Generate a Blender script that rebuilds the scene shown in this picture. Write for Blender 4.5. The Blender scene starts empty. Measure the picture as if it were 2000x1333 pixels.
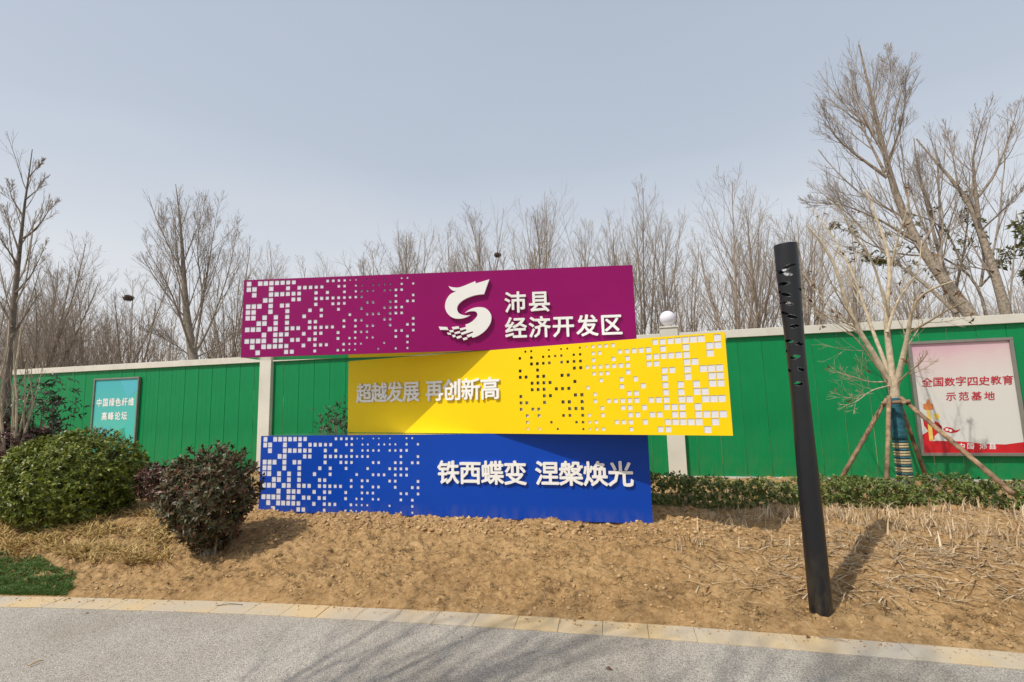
import bpy, bmesh, math, random
import numpy as np
from mathutils import Vector, Matrix

SC = bpy.context.scene
COL = SC.collection

# ------------------------------------------------------------------ camera, sky, sun, exposure
EYE = np.array([0.0, 0.0, 1.6])
PITCH, ROLL, FPX = 0.12039, 0.02626, 938.25          # focal length in units of a 2000 px wide frame
fw = np.array([0, math.cos(PITCH), math.sin(PITCH)])
r0 = np.array([1.0, 0, 0]); u0 = np.cross(r0, fw)
rt = math.cos(ROLL)*r0 - math.sin(ROLL)*u0
up = math.cos(ROLL)*u0 + math.sin(ROLL)*r0
cd = bpy.data.cameras.new('camera'); cam = bpy.data.objects.new('camera', cd); COL.objects.link(cam)
cd.sensor_width = 36.0; cd.lens = 36.0*FPX/2000.0; cd.clip_end = 6000; cd.clip_start = .05
M = Matrix((( rt[0], up[0], -fw[0], 0), (rt[1], up[1], -fw[1], 0), (rt[2], up[2], -fw[2], 1.6), (0, 0, 0, 1)))
cam.matrix_world = M
SC.camera = cam

SUN = np.array([0.466, 0.391, -0.793]); SUN /= np.linalg.norm(SUN)      # direction the light travels
world = bpy.data.worlds.new('World'); SC.world = world; world.use_nodes = True
nt = world.node_tree; bgn = nt.nodes['Background']
sky = nt.nodes.new('ShaderNodeTexSky'); sky.sky_type = 'NISHITA'; sky.sun_disc = False
sky.sun_elevation = math.radians(52.5)
sky.sun_rotation = math.atan2(-SUN[0], -SUN[1])
sky.air_density = 1.0; sky.dust_density = 4.5; sky.ozone_density = 1.0; sky.altitude = 0
hsv = nt.nodes.new('ShaderNodeHueSaturation'); hsv.inputs['Saturation'].default_value = .42
nt.links.new(sky.outputs[0], hsv.inputs['Color'])
# the pale veil of a hazy spring day evens the sky out
mixs = nt.nodes.new('ShaderNodeMix'); mixs.data_type = 'RGBA'; mixs.inputs['Factor'].default_value = .70
tco = nt.nodes.new('ShaderNodeTexCoord'); sep = nt.nodes.new('ShaderNodeSeparateXYZ'); nt.links.new(tco.outputs['Generated'], sep.inputs[0])
skyr = nt.nodes.new('ShaderNodeValToRGB'); er = skyr.color_ramp.elements
er[0].position, er[0].color = 0.0, (.88, .88, .88, 1); er[1].position, er[1].color = .85, (.41, .48, .60, 1)
for p_, c_ in ((.22, (.76, .79, .83)), (.45, (.53, .60, .71))):
    x_ = er.new(p_); x_.color = (*c_, 1)
cln = nt.nodes.new('ShaderNodeTexNoise'); cln.inputs['Scale'].default_value = 1.6; cln.inputs['Detail'].default_value = 5; cln.inputs['Roughness'].default_value = .5
mpp = nt.nodes.new('ShaderNodeMapping'); mpp.inputs['Scale'].default_value = (1, 1, 3.2); nt.links.new(tco.outputs['Generated'], mpp.inputs[0]); nt.links.new(mpp.outputs[0], cln.inputs['Vector'])
ca = nt.nodes.new('ShaderNodeMath'); ca.operation = 'MULTIPLY_ADD'; ca.inputs[1].default_value = -.22; nt.links.new(cln.outputs['Fac'], ca.inputs[0])
cb = nt.nodes.new('ShaderNodeMath'); cb.operation = 'ADD'; cb.inputs[1].default_value = .11; nt.links.new(sep.outputs['Z'], ca.inputs[2]); nt.links.new(ca.outputs[0], cb.inputs[0]); nt.links.new(cb.outputs[0], skyr.inputs[0])
scl = nt.nodes.new('ShaderNodeVectorMath'); scl.operation = 'SCALE'; scl.inputs['Scale'].default_value = 9.0; nt.links.new(skyr.outputs[0], scl.inputs[0]); nt.links.new(scl.outputs[0], mixs.inputs[7])
nt.links.new(hsv.outputs[0], mixs.inputs[6])
nt.links.new(mixs.outputs[2], bgn.inputs['Color'])
bgn.inputs['Strength'].default_value = 0.118
sl = bpy.data.lights.new('sun', 'SUN'); sl.energy = 3.5; sl.angle = math.radians(.55); sl.color = (1, .93, .82)
sun = bpy.data.objects.new('sun', sl); COL.objects.link(sun)
sun.rotation_euler = Vector(SUN).to_track_quat('-Z', 'Y').to_euler(); sun.location = (-8, -6, 14)
vs = SC.view_settings
SC.display_settings.display_device = 'sRGB'
vs.view_transform = 'Standard'; vs.look = 'None'; vs.exposure = 0.10; vs.gamma = 1.0; vs.use_curve_mapping = False
SC.cycles.max_bounces = 6; SC.cycles.transparent_max_bounces = 6

# ------------------------------------------------------------------ helpers
rng = np.random.default_rng(7)
random.seed(7)

def ray(px, py):
    return rt*(px-1000)/FPX - up*(py-666.5)/FPX + fw
def at(px, py, dist):
    r = ray(px, py); r = r/math.hypot(r[0], r[1]); return EYE + r*dist
def on_z(px, py, z):
    r = ray(px, py); return EYE + r*((z-1.6)/r[2])

def put(name, me, mats=None, parent=None, loc=None):
    o = bpy.data.objects.new(name, me); COL.objects.link(o)
    if mats is not None:
        if not isinstance(mats, (list, tuple)): mats = [mats]
        if len(me.materials) == 0:
            for m in mats: me.materials.append(m)
    if parent is not None: o.parent = parent
    if loc is not None: o.location = loc
    return o
def empty(name, loc=(0, 0, 0), rz=0):
    o = bpy.data.objects.new(name, None); COL.objects.link(o); o.location = loc; o.rotation_euler = (0, 0, rz)
    o.empty_display_size = .1
    return o
def tag(o, label=None, cat=None, group=None, kind=None):
    if label: o['label'] = label
    if cat: o['category'] = cat
    if group: o['group'] = group
    if kind: o['kind'] = kind
    return o

def np_mesh(name, V, quads=None, tris=None, smooth=False, col=None):
    V = np.asarray(V, dtype=np.float32).reshape(-1, 3)
    me = bpy.data.meshes.new(name)
    me.vertices.add(len(V)); me.vertices.foreach_set('co', V.ravel())
    q = np.zeros((0, 4), int) if quads is None else np.asarray(quads).reshape(-1, 4)
    t = np.zeros((0, 3), int) if tris is None else np.asarray(tris).reshape(-1, 3)
    loops = np.concatenate([q.ravel(), t.ravel()]).astype(np.int32)
    starts = np.concatenate([np.arange(len(q))*4, len(q)*4+np.arange(len(t))*3]).astype(np.int32)
    me.loops.add(len(loops)); me.loops.foreach_set('vertex_index', loops)
    me.polygons.add(len(q)+len(t)); me.polygons.foreach_set('loop_start', starts)
    if smooth: me.polygons.foreach_set('use_smooth', np.ones(len(q)+len(t), dtype=bool))
    me.update(calc_edges=True)
    return me

class MB:
    """collects simple solids into one mesh"""
    def __init__(s): s.v = []; s.f = []
    def box(s, x0, x1, y0, y1, z0, z1):
        b = len(s.v)
        s.v += [(x0, y0, z0), (x1, y0, z0), (x1, y1, z0), (x0, y1, z0), (x0, y0, z1), (x1, y0, z1), (x1, y1, z1), (x0, y1, z1)]
        s.f += [[b+i for i in f] for f in ((0, 3, 2, 1), (4, 5, 6, 7), (0, 1, 5, 4), (1, 2, 6, 5), (2, 3, 7, 6), (3, 0, 4, 7))]
        return s
    def tube(s, pts, rad, n=8, cap=True):
        pts = [Vector(p) for p in pts]
        if not isinstance(rad, (list, tuple)): rad = [rad]*len(pts)
        ref = None; b = len(s.v)
        for i, p in enumerate(pts):
            t = (pts[min(i+1, len(pts)-1)]-pts[max(i-1, 0)]).normalized()
            if ref is None: ref = t.orthogonal().normalized()
            u = (ref-t*ref.dot(t)).normalized(); w = t.cross(u)
            for k in range(n):
                a = 2*math.pi*k/n; s.v.append(tuple(p+(u*math.cos(a)+w*math.sin(a))*rad[i]))
        for i in range(len(pts)-1):
            for k in range(n):
                s.f.append([b+i*n+k, b+i*n+(k+1) % n, b+(i+1)*n+(k+1) % n, b+(i+1)*n+k])
        if cap:
            s.f.append([b+k for k in range(n)][::-1]); s.f.append([b+(len(pts)-1)*n+k for k in range(n)])
        return s
    def mesh(s, name, smooth=False, bevel=0):
        me = bpy.data.meshes.new(name); me.from_pydata(s.v, [], s.f); me.update()
        if bevel:
            bm = bmesh.new(); bm.from_mesh(me)
            bmesh.ops.bevel(bm, geom=list(bm.edges), offset=bevel, segments=1, affect='EDGES', clamp_overlap=True)
            bm.to_mesh(me); bm.free()
        if smooth:
            for p in me.polygons: p.use_smooth = True
        return me

# value noise on numpy arrays
_tab = np.random.default_rng(3).random((256, 256))
def vnoise(x, y):
    xi = np.floor(x).astype(int); yi = np.floor(y).astype(int); fx = x-xi; fy = y-yi
    fx = fx*fx*(3-2*fx); fy = fy*fy*(3-2*fy)
    a = _tab[xi & 255, yi & 255]; b = _tab[(xi+1) & 255, yi & 255]; c = _tab[xi & 255, (yi+1) & 255]; d = _tab[(xi+1) & 255, (yi+1) & 255]
    return (a*(1-fx)+b*fx)*(1-fy)+(c*(1-fx)+d*fx)*fy - .5
def sstep(a, b, x):
    t = np.clip((x-a)/(b-a), 0, 1); return t*t*(3-2*t)

# ------------------------------------------------------------------ materials
def N(nt, t, **kw):
    n = nt.nodes.new(t)
    for k, v in kw.items(): setattr(n, k, v)
    return n
def mat(name, color, rough=.6, metal=0.0, var=0.0, vscale=6.0, bump=0.0, bscale=60.0, spec=.5, coat=0.0, island=None, transl=0.0, stops=None, detail=5):
    m = bpy.data.materials.new(name); m.use_nodes = True; t = m.node_tree
    b = t.nodes['Principled BSDF']; b.inputs['Roughness'].default_value = rough; b.inputs['Metallic'].default_value = metal
    b.inputs['Specular IOR Level'].default_value = spec; b.inputs['Coat Weight'].default_value = coat
    b.inputs['Base Color'].default_value = (*color, 1)
    tc = N(t, 'ShaderNodeTexCoord')
    out = None
    if island:
        g = N(t, 'ShaderNodeNewGeometry'); cr = N(t, 'ShaderNodeValToRGB'); cr.color_ramp.interpolation = 'LINEAR'
        el = cr.color_ramp.elements
        el[0].position = 0; el[0].color = (*island[0], 1); el[1].position = 1; el[1].color = (*island[-1], 1)
        for i, c in enumerate(island[1:-1]):
            e = el.new((i+1)/(len(island)-1)); e.color = (*c, 1)
        t.links.new(g.outputs['Random Per Island'], cr.inputs[0]); out = cr.outputs[0]
        t.links.new(out, b.inputs['Base Color'])
    elif stops or var:
        nz = N(t, 'ShaderNodeTexNoise'); nz.inputs['Scale'].default_value = vscale; nz.inputs['Detail'].default_value = detail
        t.links.new(tc.outputs['Object'], nz.inputs['Vector'])
        cr = N(t, 'ShaderNodeValToRGB'); el = cr.color_ramp.elements
        if not stops:
            stops = [(.3, tuple(c*(1-var) for c in color)), (.7, tuple(min(1, c*(1+var)) for c in color))]
        el[0].position = stops[0][0]; el[0].color = (*stops[0][1], 1); el[1].position = stops[-1][0]; el[1].color = (*stops[-1][1], 1)
        for p, c in stops[1:-1]:
            e = el.new(p); e.color = (*c, 1)
        t.links.new(nz.outputs['Fac'], cr.inputs[0]); out = cr.outputs[0]
        t.links.new(out, b.inputs['Base Color'])
    if bump:
        nb = N(t, 'ShaderNodeTexNoise'); nb.inputs['Scale'].default_value = bscale; nb.inputs['Detail'].default_value = 6
        t.links.new(tc.outputs['Object'], nb.inputs['Vector'])
        bp = N(t, 'ShaderNodeBump'); bp.inputs['Strength'].default_value = bump; bp.inputs['Distance'].default_value = .02
        t.links.new(nb.outputs['Fac'], bp.inputs['Height']); t.links.new(bp.outputs[0], b.inputs['Normal'])
    if transl:
        tr = N(t, 'ShaderNodeBsdfTranslucent'); tr.inputs['Color'].default_value = (*color, 1)
        if out: t.links.new(out, tr.inputs['Color'])
        mx = N(t, 'ShaderNodeMixShader'); mx.inputs[0].default_value = transl
        t.links.new(b.outputs[0], mx.inputs[1]); t.links.new(tr.outputs[0], mx.inputs[2])
        t.links.new(mx.outputs[0], t.nodes['Material Output'].inputs['Surface'])
    return m

m_purple = mat('magenta_paint', (.25, .0008, .105), .40, var=.07, vscale=1.2, bump=.10, bscale=1.8, spec=.22)
m_yellow = mat('yellow_paint', (.84, .585, .0), .42, var=.03, vscale=1.2, bump=.10, bscale=1.8, spec=.25)
m_blue = mat('blue_paint', (.001, .050, .38), .42, var=.06, vscale=1.2, bump=.10, bscale=1.8, spec=.25)
m_steel = mat('polished_steel', (.78, .78, .77), .16, 1.0, var=.04, vscale=3)
m_white = mat('white_acrylic', (.66, .66, .72), .35, var=.03, vscale=4)
m_letter = mat('white_letter_paint', (.80, .79, .76), .4, var=.03, vscale=5)
m_letter_side = m_letter
m_panel = mat('green_sheet_metal', (.001, .205, .062), .42, var=.12, vscale=1.3, bump=.05, bscale=5, spec=.25)
m_coping = mat('off_white_painted_metal', (.62, .60, .53), .5, var=.07, vscale=2.5, bump=.05, bscale=8)
m_plinth = mat('white_painted_concrete', (.55, .54, .50), .8, var=.2, vscale=5, bump=.2)
m_frame = mat('grey_aluminium_frame', (.27, .26, .23), .45, .6, var=.1)
m_black = mat('black_powder_coat', (.006, .007, .009), .38, var=.25, vscale=9, bump=.06, bscale=90, spec=.5)
m_globe = mat('opal_globe', (.74, .72, .80), .3, var=.03)
m_bark = mat('grey_brown_bark', (.26, .215, .17), .9, var=.3, vscale=9, bump=.4, bscale=40)
m_twig = mat('brown_twigs', (.33, .28, .23), .85, island=[(.38, .32, .265), (.25, .205, .165), (.33, .275, .22)])  # brown kept pale: haze over the distant trees is put into the colour
m_bark_dark = mat('dark_grey_bark', (.15, .12, .095), .9, var=.3, vscale=9, bump=.4, bscale=40)
m_far = mat('far_twigs', (.3, .25, .2), .85, island=[(.36, .31, .26), (.28, .235, .19)])  # lightened twig colour stands in for haze at this distance
m_bark_pale = mat('pale_tan_bark', (.46, .38, .27), .85, var=.3, vscale=14, bump=.35, bscale=50)
m_bark_lean = mat('speckled_grey_bark', (.27, .23, .18), .9, stops=[(.32, (.13, .10, .075)), (.5, (.27, .22, .17)), (.7, (.34, .29, .23))], vscale=30, bump=.6, bscale=60)
m_stake = mat('weathered_wood', (.30, .20, .12), .85, stops=[(.3, (.10, .06, .04)), (.55, (.30, .19, .11)), (.75, (.44, .32, .2))], vscale=12, bump=.3)
m_leaf_green = mat('bright_green_leaves', (.1, .14, .03), .42, island=[(.035, .060, .008), (.12, .165, .014), (.24, .265, .026), (.07, .105, .012), (.33, .34, .06)], transl=.25)
m_leaf_red = mat('dark_red_green_leaves', (.06, .03, .03), .45, island=[(.07, .022, .014), (.035, .050, .015), (.16, .040, .022), (.055, .075, .024), (.13, .07, .032), (.10, .11, .045), (.04, .035, .014), (.07, .085, .028)], transl=.16)
m_leaf_purple = mat('purple_brown_leaves', (.06, .02, .03), .45, island=[(.055, .016, .016), (.11, .035, .025), (.03, .012, .010), (.14, .07, .045)], transl=.1)
m_leaf_dark = mat('dark_green_leaves', (.02, .03, .02), .45, island=[(.02, .04, .015), (.04, .06, .022), (.02, .028, .016), (.07, .085, .04)], transl=.1)
m_leaf_hedge = mat('small_hedge_leaves', (.06, .09, .03), .5, island=[(.04, .075, .012), (.10, .155, .024), (.18, .22, .05), (.06, .10, .018), (.30, .28, .08)], transl=.18)
m_leaf_olive = mat('olive_green_leaves', (.08, .1, .03), .5, island=[(.07, .075, .03), (.17, .18, .06), (.10, .10, .04), (.24, .22, .10)], transl=.35)
m_leaf_brown = mat('dry_brown_leaves', (.2, .1, .05), .8, island=[(.2, .10, .05), (.12, .06, .035), (.28, .16, .08)], transl=.25)
m_grass = mat('green_grass_blades', (.05, .12, .02), .6, island=[(.03, .085, .010), (.055, .145, .018), (.10, .20, .03), (.16, .2, .05)], transl=.2)
m_straw = mat('dry_yellow_grass', (.5, .36, .13), .8, island=[(.30, .19, .07), (.52, .37, .14), (.42, .28, .09), (.60, .47, .22)], transl=.15)
m_stalk = mat('pale_dry_stalks', (.5, .38, .22), .8, island=[(.34, .22, .12), (.56, .42, .25), (.46, .33, .19), (.70, .60, .44)], transl=.1)
m_weed = mat('dull_weeds', (.1, .09, .03), .8, island=[(.05, .035, .012), (.09, .055, .018), (.06, .035, .012), (.14, .085, .03), (.06, .06, .018)])
m_clod = mat('earth_clods', (.4, .26, .13), .95, island=[(.28, .165, .07), (.50, .33, .165), (.38, .24, .11), (.55, .38, .2)])
m_wrap = mat('blue_green_wrapping', (.01, .09, .12), .7, var=.4, vscale=25, bump=.3)
m_rope = mat('straw_rope', (.42, .34, .20), .85, var=.25, vscale=30, bump=.4, bscale=90)
m_nest = mat('nest_twigs', (.12, .085, .06), .9, var=.3)
m_red = mat('red_print', (.52, .008, .015), .45, var=.22, vscale=3.5)
m_redtext = mat('crimson_print', (.45, .01, .03), .5)
m_whitetext = mat('white_print', (.72, .74, .72), .5)
m_gold = mat('yellow_print', (.70, .50, .10), .5, var=.2, vscale=9)
m_orange = mat('orange_print', (.62, .20, .05), .5, var=.2, vscale=9)

def add_dust(m, zfull, z0, colr, amount, sc=9.0):
    t = m.node_tree; b = t.nodes['Principled BSDF']; src = b.inputs['Base Color'].links[0].from_socket
    tc = N(t, 'ShaderNodeTexCoord'); sx = N(t, 'ShaderNodeSeparateXYZ'); t.links.new(tc.outputs['Object'], sx.inputs[0])
    mr = N(t, 'ShaderNodeMapRange'); mr.inputs[1].default_value = z0; mr.inputs[2].default_value = zfull; t.links.new(sx.outputs['Z'], mr.inputs[0])
    nz = N(t, 'ShaderNodeTexNoise'); nz.inputs['Scale'].default_value = sc; nz.inputs['Detail'].default_value = 7; nz.inputs['Roughness'].default_value = .7
    mp = N(t, 'ShaderNodeMapping'); mp.inputs['Scale'].default_value = (1, 1, .35); t.links.new(tc.outputs['Object'], mp.inputs[0]); t.links.new(mp.outputs[0], nz.inputs['Vector'])
    nr = N(t, 'ShaderNodeMapRange'); nr.inputs[1].default_value = .42; nr.inputs[2].default_value = .68; t.links.new(nz.outputs['Fac'], nr.inputs[0])
    mu = N(t, 'ShaderNodeMath', operation='MULTIPLY'); t.links.new(mr.outputs[0], mu.inputs[0]); t.links.new(nr.outputs[0], mu.inputs[1])
    m2 = N(t, 'ShaderNodeMath', operation='MULTIPLY'); t.links.new(mu.outputs[0], m2.inputs[0]); m2.inputs[1].default_value = amount
    mx = N(t, 'ShaderNodeMix', data_type='RGBA'); t.links.new(m2.outputs[0], mx.inputs[0]); t.links.new(src, mx.inputs[6]); mx.inputs[7].default_value = (*colr, 1)
    t.links.new(mx.outputs[2], b.inputs['Base Color'])
add_dust(m_blue, -.02, .16, (.30, .24, .17), .22)
add_dust(m_panel, .1, 1.1, (.16, .17, .10), .30, 4.0)
add_dust(m_black, -.1, .55, (.22, .16, .10), .35, 14.0)
add_dust(m_coping, 4, 1.5, (.36, .32, .25), .45, 5.0)
def soil_material():
    m = bpy.data.materials.new('bare_soil'); m.use_nodes = True; t = m.node_tree; b = t.nodes['Principled BSDF']
    b.inputs['Roughness'].default_value = .95; b.inputs['Specular IOR Level'].default_value = .2
    tc = N(t, 'ShaderNodeTexCoord')
    def noise(sc, det=6, rough=.6):
        n = N(t, 'ShaderNodeTexNoise'); n.inputs['Scale'].default_value = sc; n.inputs['Detail'].default_value = det; n.inputs['Roughness'].default_value = rough
        t.links.new(tc.outputs['Object'], n.inputs['Vector']); return n.outputs['Fac']
    def ramp(f, st):
        c = N(t, 'ShaderNodeValToRGB'); e = c.color_ramp.elements
        e[0].position, e[0].color = st[0][0], (*st[0][1], 1); e[1].position, e[1].color = st[-1][0], (*st[-1][1], 1)
        for p, q in st[1:-1]:
            x = e.new(p); x.color = (*q, 1)
        t.links.new(f, c.inputs[0]); return c.outputs[0]
    def mix(a, bb, f, mode='MIX'):
        x = N(t, 'ShaderNodeMix', data_type='RGBA', blend_type=mode)
        for s, i in ((a, 6), (bb, 7)): t.links.new(s, x.inputs[i])
        if isinstance(f, float): x.inputs[0].default_value = f
        else: t.links.new(f, x.inputs[0])
        return x.outputs[2]
    big = ramp(noise(1.3, 8, .65), [(.36, (.24, .136, .052)), (.5, (.36, .218, .094)), (.64, (.46, .305, .148))])
    fine = ramp(noise(22, 9, .78), [(.35, (.10, .054, .021)), (.45, (.34, .208, .09)), (.64, (.57, .39, .205))])
    c = mix(big, fine, .6)
    spots = ramp(noise(4.5, 9, .8), [(.50, (0, 0, 0)), (.60, (1, 1, 1))])
    brown = ramp(noise(40, 3), [(.3, (.11, .06, .025)), (.7, (.24, .15, .06))])
    sp = N(t, 'ShaderNodeMath', operation='MULTIPLY'); t.links.new(spots, sp.inputs[0]); sp.inputs[1].default_value = .55
    c = mix(c, brown, sp.outputs[0])
    t.links.new(c, b.inputs['Base Color'])
    bp = N(t, 'ShaderNodeBump'); bp.inputs['Strength'].default_value = .8; bp.inputs['Distance'].default_value = .022
    t.links.new(noise(42, 9, .8), bp.inputs['Height']); t.links.new(bp.outputs[0], b.inputs['Normal'])
    return m
def path_material():
    m = bpy.data.materials.new('fine_aggregate_paving'); m.use_nodes = True; t = m.node_tree; b = t.nodes['Principled BSDF']
    b.inputs['Roughness'].default_value = .85; b.inputs['Specular IOR Level'].default_value = .3
    tc = N(t, 'ShaderNodeTexCoord')
    v = N(t, 'ShaderNodeTexVoronoi'); v.inputs['Scale'].default_value = 190; t.links.new(tc.outputs['Object'], v.inputs['Vector'])
    bw = N(t, 'ShaderNodeRGBToBW'); t.links.new(v.outputs['Color'], bw.inputs[0])
    c = N(t, 'ShaderNodeValToRGB'); e = c.color_ramp.elements
    e[0].position, e[0].color = .15, (.20, .182, .16, 1); e[1].position, e[1].color = .9, (.56, .525, .47, 1)
    x = e.new(.4); x.color = (.34, .315, .28, 1); x = e.new(.65); x.color = (.43, .40, .355, 1)
    t.links.new(bw.outputs[0], c.inputs[0])
    n = N(t, 'ShaderNodeTexNoise'); n.inputs['Scale'].default_value = 1.1; n.inputs['Detail'].default_value = 7; t.links.new(tc.outputs['Object'], n.inputs['Vector'])
    c2 = N(t, 'ShaderNodeValToRGB'); e = c2.color_ramp.elements
    e[0].position, e[0].color = .34, (.80, .78, .75, 1); e[1].position, e[1].color = .62, (1, 1, 1, 1)
    t.links.new(n.outputs['Fac'], c2.inputs[0])
    mx = N(t, 'ShaderNodeMix', data_type='RGBA', blend_type='MULTIPLY'); mx.inputs[0].default_value = 1
    t.links.new(c.outputs[0], mx.inputs[6]); t.links.new(c2.outputs[0], mx.inputs[7]); t.links.new(mx.outputs[2], b.inputs['Base Color'])
    bp = N(t, 'ShaderNodeBump'); bp.inputs['Strength'].default_value = .5; bp.inputs['Distance'].default_value = .006
    t.links.new(v.outputs['Distance'], bp.inputs['Height']); bp.invert = True; t.links.new(bp.outputs[0], b.inputs['Normal'])
    return m
m_soil = soil_material(); m_path = path_material()
m_kerb = mat('dusty_kerb_stone', (.42, .36, .27), .85, stops=[(.34, (.43, .39, .33)), (.5, (.48, .40, .285)), (.62, (.54, .41, .235))], vscale=1.5, detail=9, bump=.3, bscale=90)
m_wild = mat('fallow_field', (.2, .16, .09), .95, var=.3, vscale=.3)

# ------------------------------------------------------------------ ground, path, kerb
kin = np.array([(-4.51, 4.382), (-3.385, 4.363), (-1.943, 4.135), (-1.064, 3.984), (-.054, 3.764), (1.172, 3.482), (2.261, 3.298), (3.062, 3.118)])
kpoly = np.polyfit(kin[:, 0], kin[:, 1], 2)
def ky(x):
    x = np.asarray(x, float); xc = np.clip(x, -8, 6)
    return np.polyval(kpoly, xc) + (x-xc)*np.polyval(np.polyder(kpoly), xc)*.5
KW = .20
def gz(x, y, rough=True):
    """height of the planting bed; the kerb runs along ky(x) at z = 0"""
    x = np.asarray(x, float); y = np.asarray(y, float); t = y-ky(x)
    z = .29*sstep(-.25, 1.75, t) + .035*sstep(0, .25, t) - .14*sstep(2.4, 4.2, t)
    z = z - .012*(1-sstep(0, .06, t))
    if rough:
        k = sstep(0, .25, t)
        z = z + k*(.050*vnoise(x*1.3+5, y*1.3) + .040*vnoise(x*4.1, y*4.1+9) + .026*vnoise(x*10+3, y*10) + .034*vnoise(x*17+y*6, y*21+4)
                   + .036*np.maximum(-.08, vnoise(x*33, y*37+x*8)))
        near = np.exp(-((t-1.75)/.45)**2)*sstep(-3.4, -2.6, x)*(1-sstep(1.6, 2.4, x))
        z = z + near*(.035*np.abs(vnoise(x*9, y*14)) + .04*np.maximum(0, vnoise(x*24+7, y*24)))
    return z

xs = np.concatenate([np.array([-90, -60, -40, -28, -20, -15, -12, -10, -9, -8.4]), np.arange(-7.5, 6.6, .0125), np.array([7, 8, 9, 11, 14, 20, 30, 50, 90])])
ts = np.concatenate([np.arange(0, 2.4, .0125), np.arange(2.4, 5.2, .08), np.array([5.6, 6.5, 8, 11, 15, 20, 30, 45, 70, 110, 160])])
X, T = np.meshgrid(xs, ts, indexing='ij'); Y = ky(X)+T; Z = gz(X, Y)
nx, ny = X.shape
idx = np.arange(nx*ny).reshape(nx, ny)
quads = np.stack([idx[:-1, :-1], idx[1:, :-1], idx[1:, 1:], idx[:-1, 1:]], -1)
o = put('planting_bed', np_mesh('planting_bed', np.stack([X, Y, Z], -1), quads, smooth=True), m_soil); tag(o, 'bare sloping earth bed between the kerb and the green wall', kind='structure')
o = put('ground', np_mesh('ground', [(-3000, -3000, -.30), (3000, -3000, -.30), (3000, 3000, -.30), (-3000, 3000, -.30)], [[0, 1, 2, 3]]), m_wild); tag(o, 'open fallow ground reaching to the horizon', kind='structure')
xs2 = np.concatenate([np.array([-60, -30, -15]), np.arange(-9, 9.01, .3), np.array([15, 30, 60])])
V = []; Q = []
for i, x in enumerate(xs2):
    V += [(x, -40, 0), (x, -3, 0), (x, float(ky(x))-KW-.004, 0)]
for i in range(len(xs2)-1):
    for k in (0, 1): Q.append([3*i+k, 3*i+3+k, 3*i+4+k, 3*i+1+k])
o = put('path', np_mesh('path', V, Q), m_path); tag(o, 'grey fine pebble path in front of the kerb', kind='structure')

kerb = empty('kerb', (0, 3.9, 0)); tag(kerb, 'line of dusty flush kerb stones beside the path', kind='structure')
x = -7.2; kr = random.Random(4)
while x < 5.6:
    L = (.30 if x < .9 else .60)
    x1 = x+L-.003
    a = Vector((x, float(ky(x)), 0)); b = Vector((x1, float(ky(x1)), 0))
    d = (b-a).normalized(); n = Vector((-d.y, d.x, 0)); h = .004+kr.uniform(0, .005)
    bm = MB()
    p = [a-n*KW, b-n*KW, b-n*.0, a-n*.0]
    g = .002
    bm.v = [tuple(q+Vector((0, 0, -.12))-Vector((0, 3.9, 0))) for q in p]+[tuple(q+Vector((0, 0, h))-Vector((0, 3.9, 0))) for q in p]
    bm.f = [[0, 3, 2, 1], [4, 5, 6, 7], [0, 1, 5, 4], [1, 2, 6, 5], [2, 3, 7, 6], [3, 0, 4, 7]]
    put('kerb_stone', bm.mesh('kerb_stone', bevel=.002), m_kerb, kerb)
    x += L

# ------------------------------------------------------------------ text and outlines
def curve_to_mesh(c):
    o = bpy.data.objects.new('tmp', c); COL.objects.link(o)
    dg = bpy.context.evaluated_depsgraph_get(); me = bpy.data.meshes.new_from_object(o.evaluated_get(dg))
    bpy.data.objects.remove(o); bpy.data.curves.remove(c)
    return me
def glyph(ch, size, depth, bold):
    c = bpy.data.curves.new('character', 'FONT'); c.body = ch; c.size = size; c.extrude = depth/2; c.resolution_u = 2
    me = curve_to_mesh(c)
    if bold:
        # thicken the strokes: the same outline laid round a small circle, each copy a hair thinner than the last
        bm = bmesh.new(); k = 8
        for i in range(k+1):
            r_ = 0 if i == 0 else bold*size; a = i*2*math.pi/k
            m2 = me.copy(); m2.transform(Matrix.Translation((r_*math.cos(a), r_*math.sin(a), 0)) @ Matrix.Scale(1-.006*i, 4, (0, 0, 1))); bm.from_mesh(m2); bpy.data.meshes.remove(m2)
        bm.to_mesh(me); bm.free()
    # centre of the em box at the origin, upright in x-z, front towards -y
    me.transform(Matrix.Translation((-.5*size, -.37*size, 0)))
    me.transform(Matrix.Rotation(math.radians(90), 4, 'X'))
    return me
def lettering(text, parent, u0, u1, zc, size, y, depth, m, bold=.02, shear=0.0, name='character', jig=0.0, xs=1.0, xz=1.0):
    """characters filling the strip u0..u1; a space takes a third of a cell"""
    w = [.36 if ch in ' ·' else 1.0 for ch in text]
    glyw = .93*size*xs; tot = sum(w)
    pitch = (u1-u0-glyw)/(tot-1) if tot > 1 else 0
    acc = 0; r = random.Random(len(text)*7)
    for ch, ww in zip(text, w):
        if ch != ' ':
            me = glyph(ch, size, depth, bold)
            if shear or xs != 1 or xz != 1:
                S = Matrix(((xs, 0, shear, 0), (0, 1, 0, 0), (0, 0, xz, 0), (0, 0, 0, 1))); me.transform(S)
            if jig: me.transform(Matrix.Rotation(r.uniform(-jig, jig), 4, 'Y') @ Matrix.Scale(1+r.uniform(-.08, .08), 4))
            put(name, me, m, parent, (u0+glyw/2+(acc+(ww-1)/2)*pitch, y, zc+(r.uniform(-jig, jig)*size*.5 if jig else 0)))
        acc += ww
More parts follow.
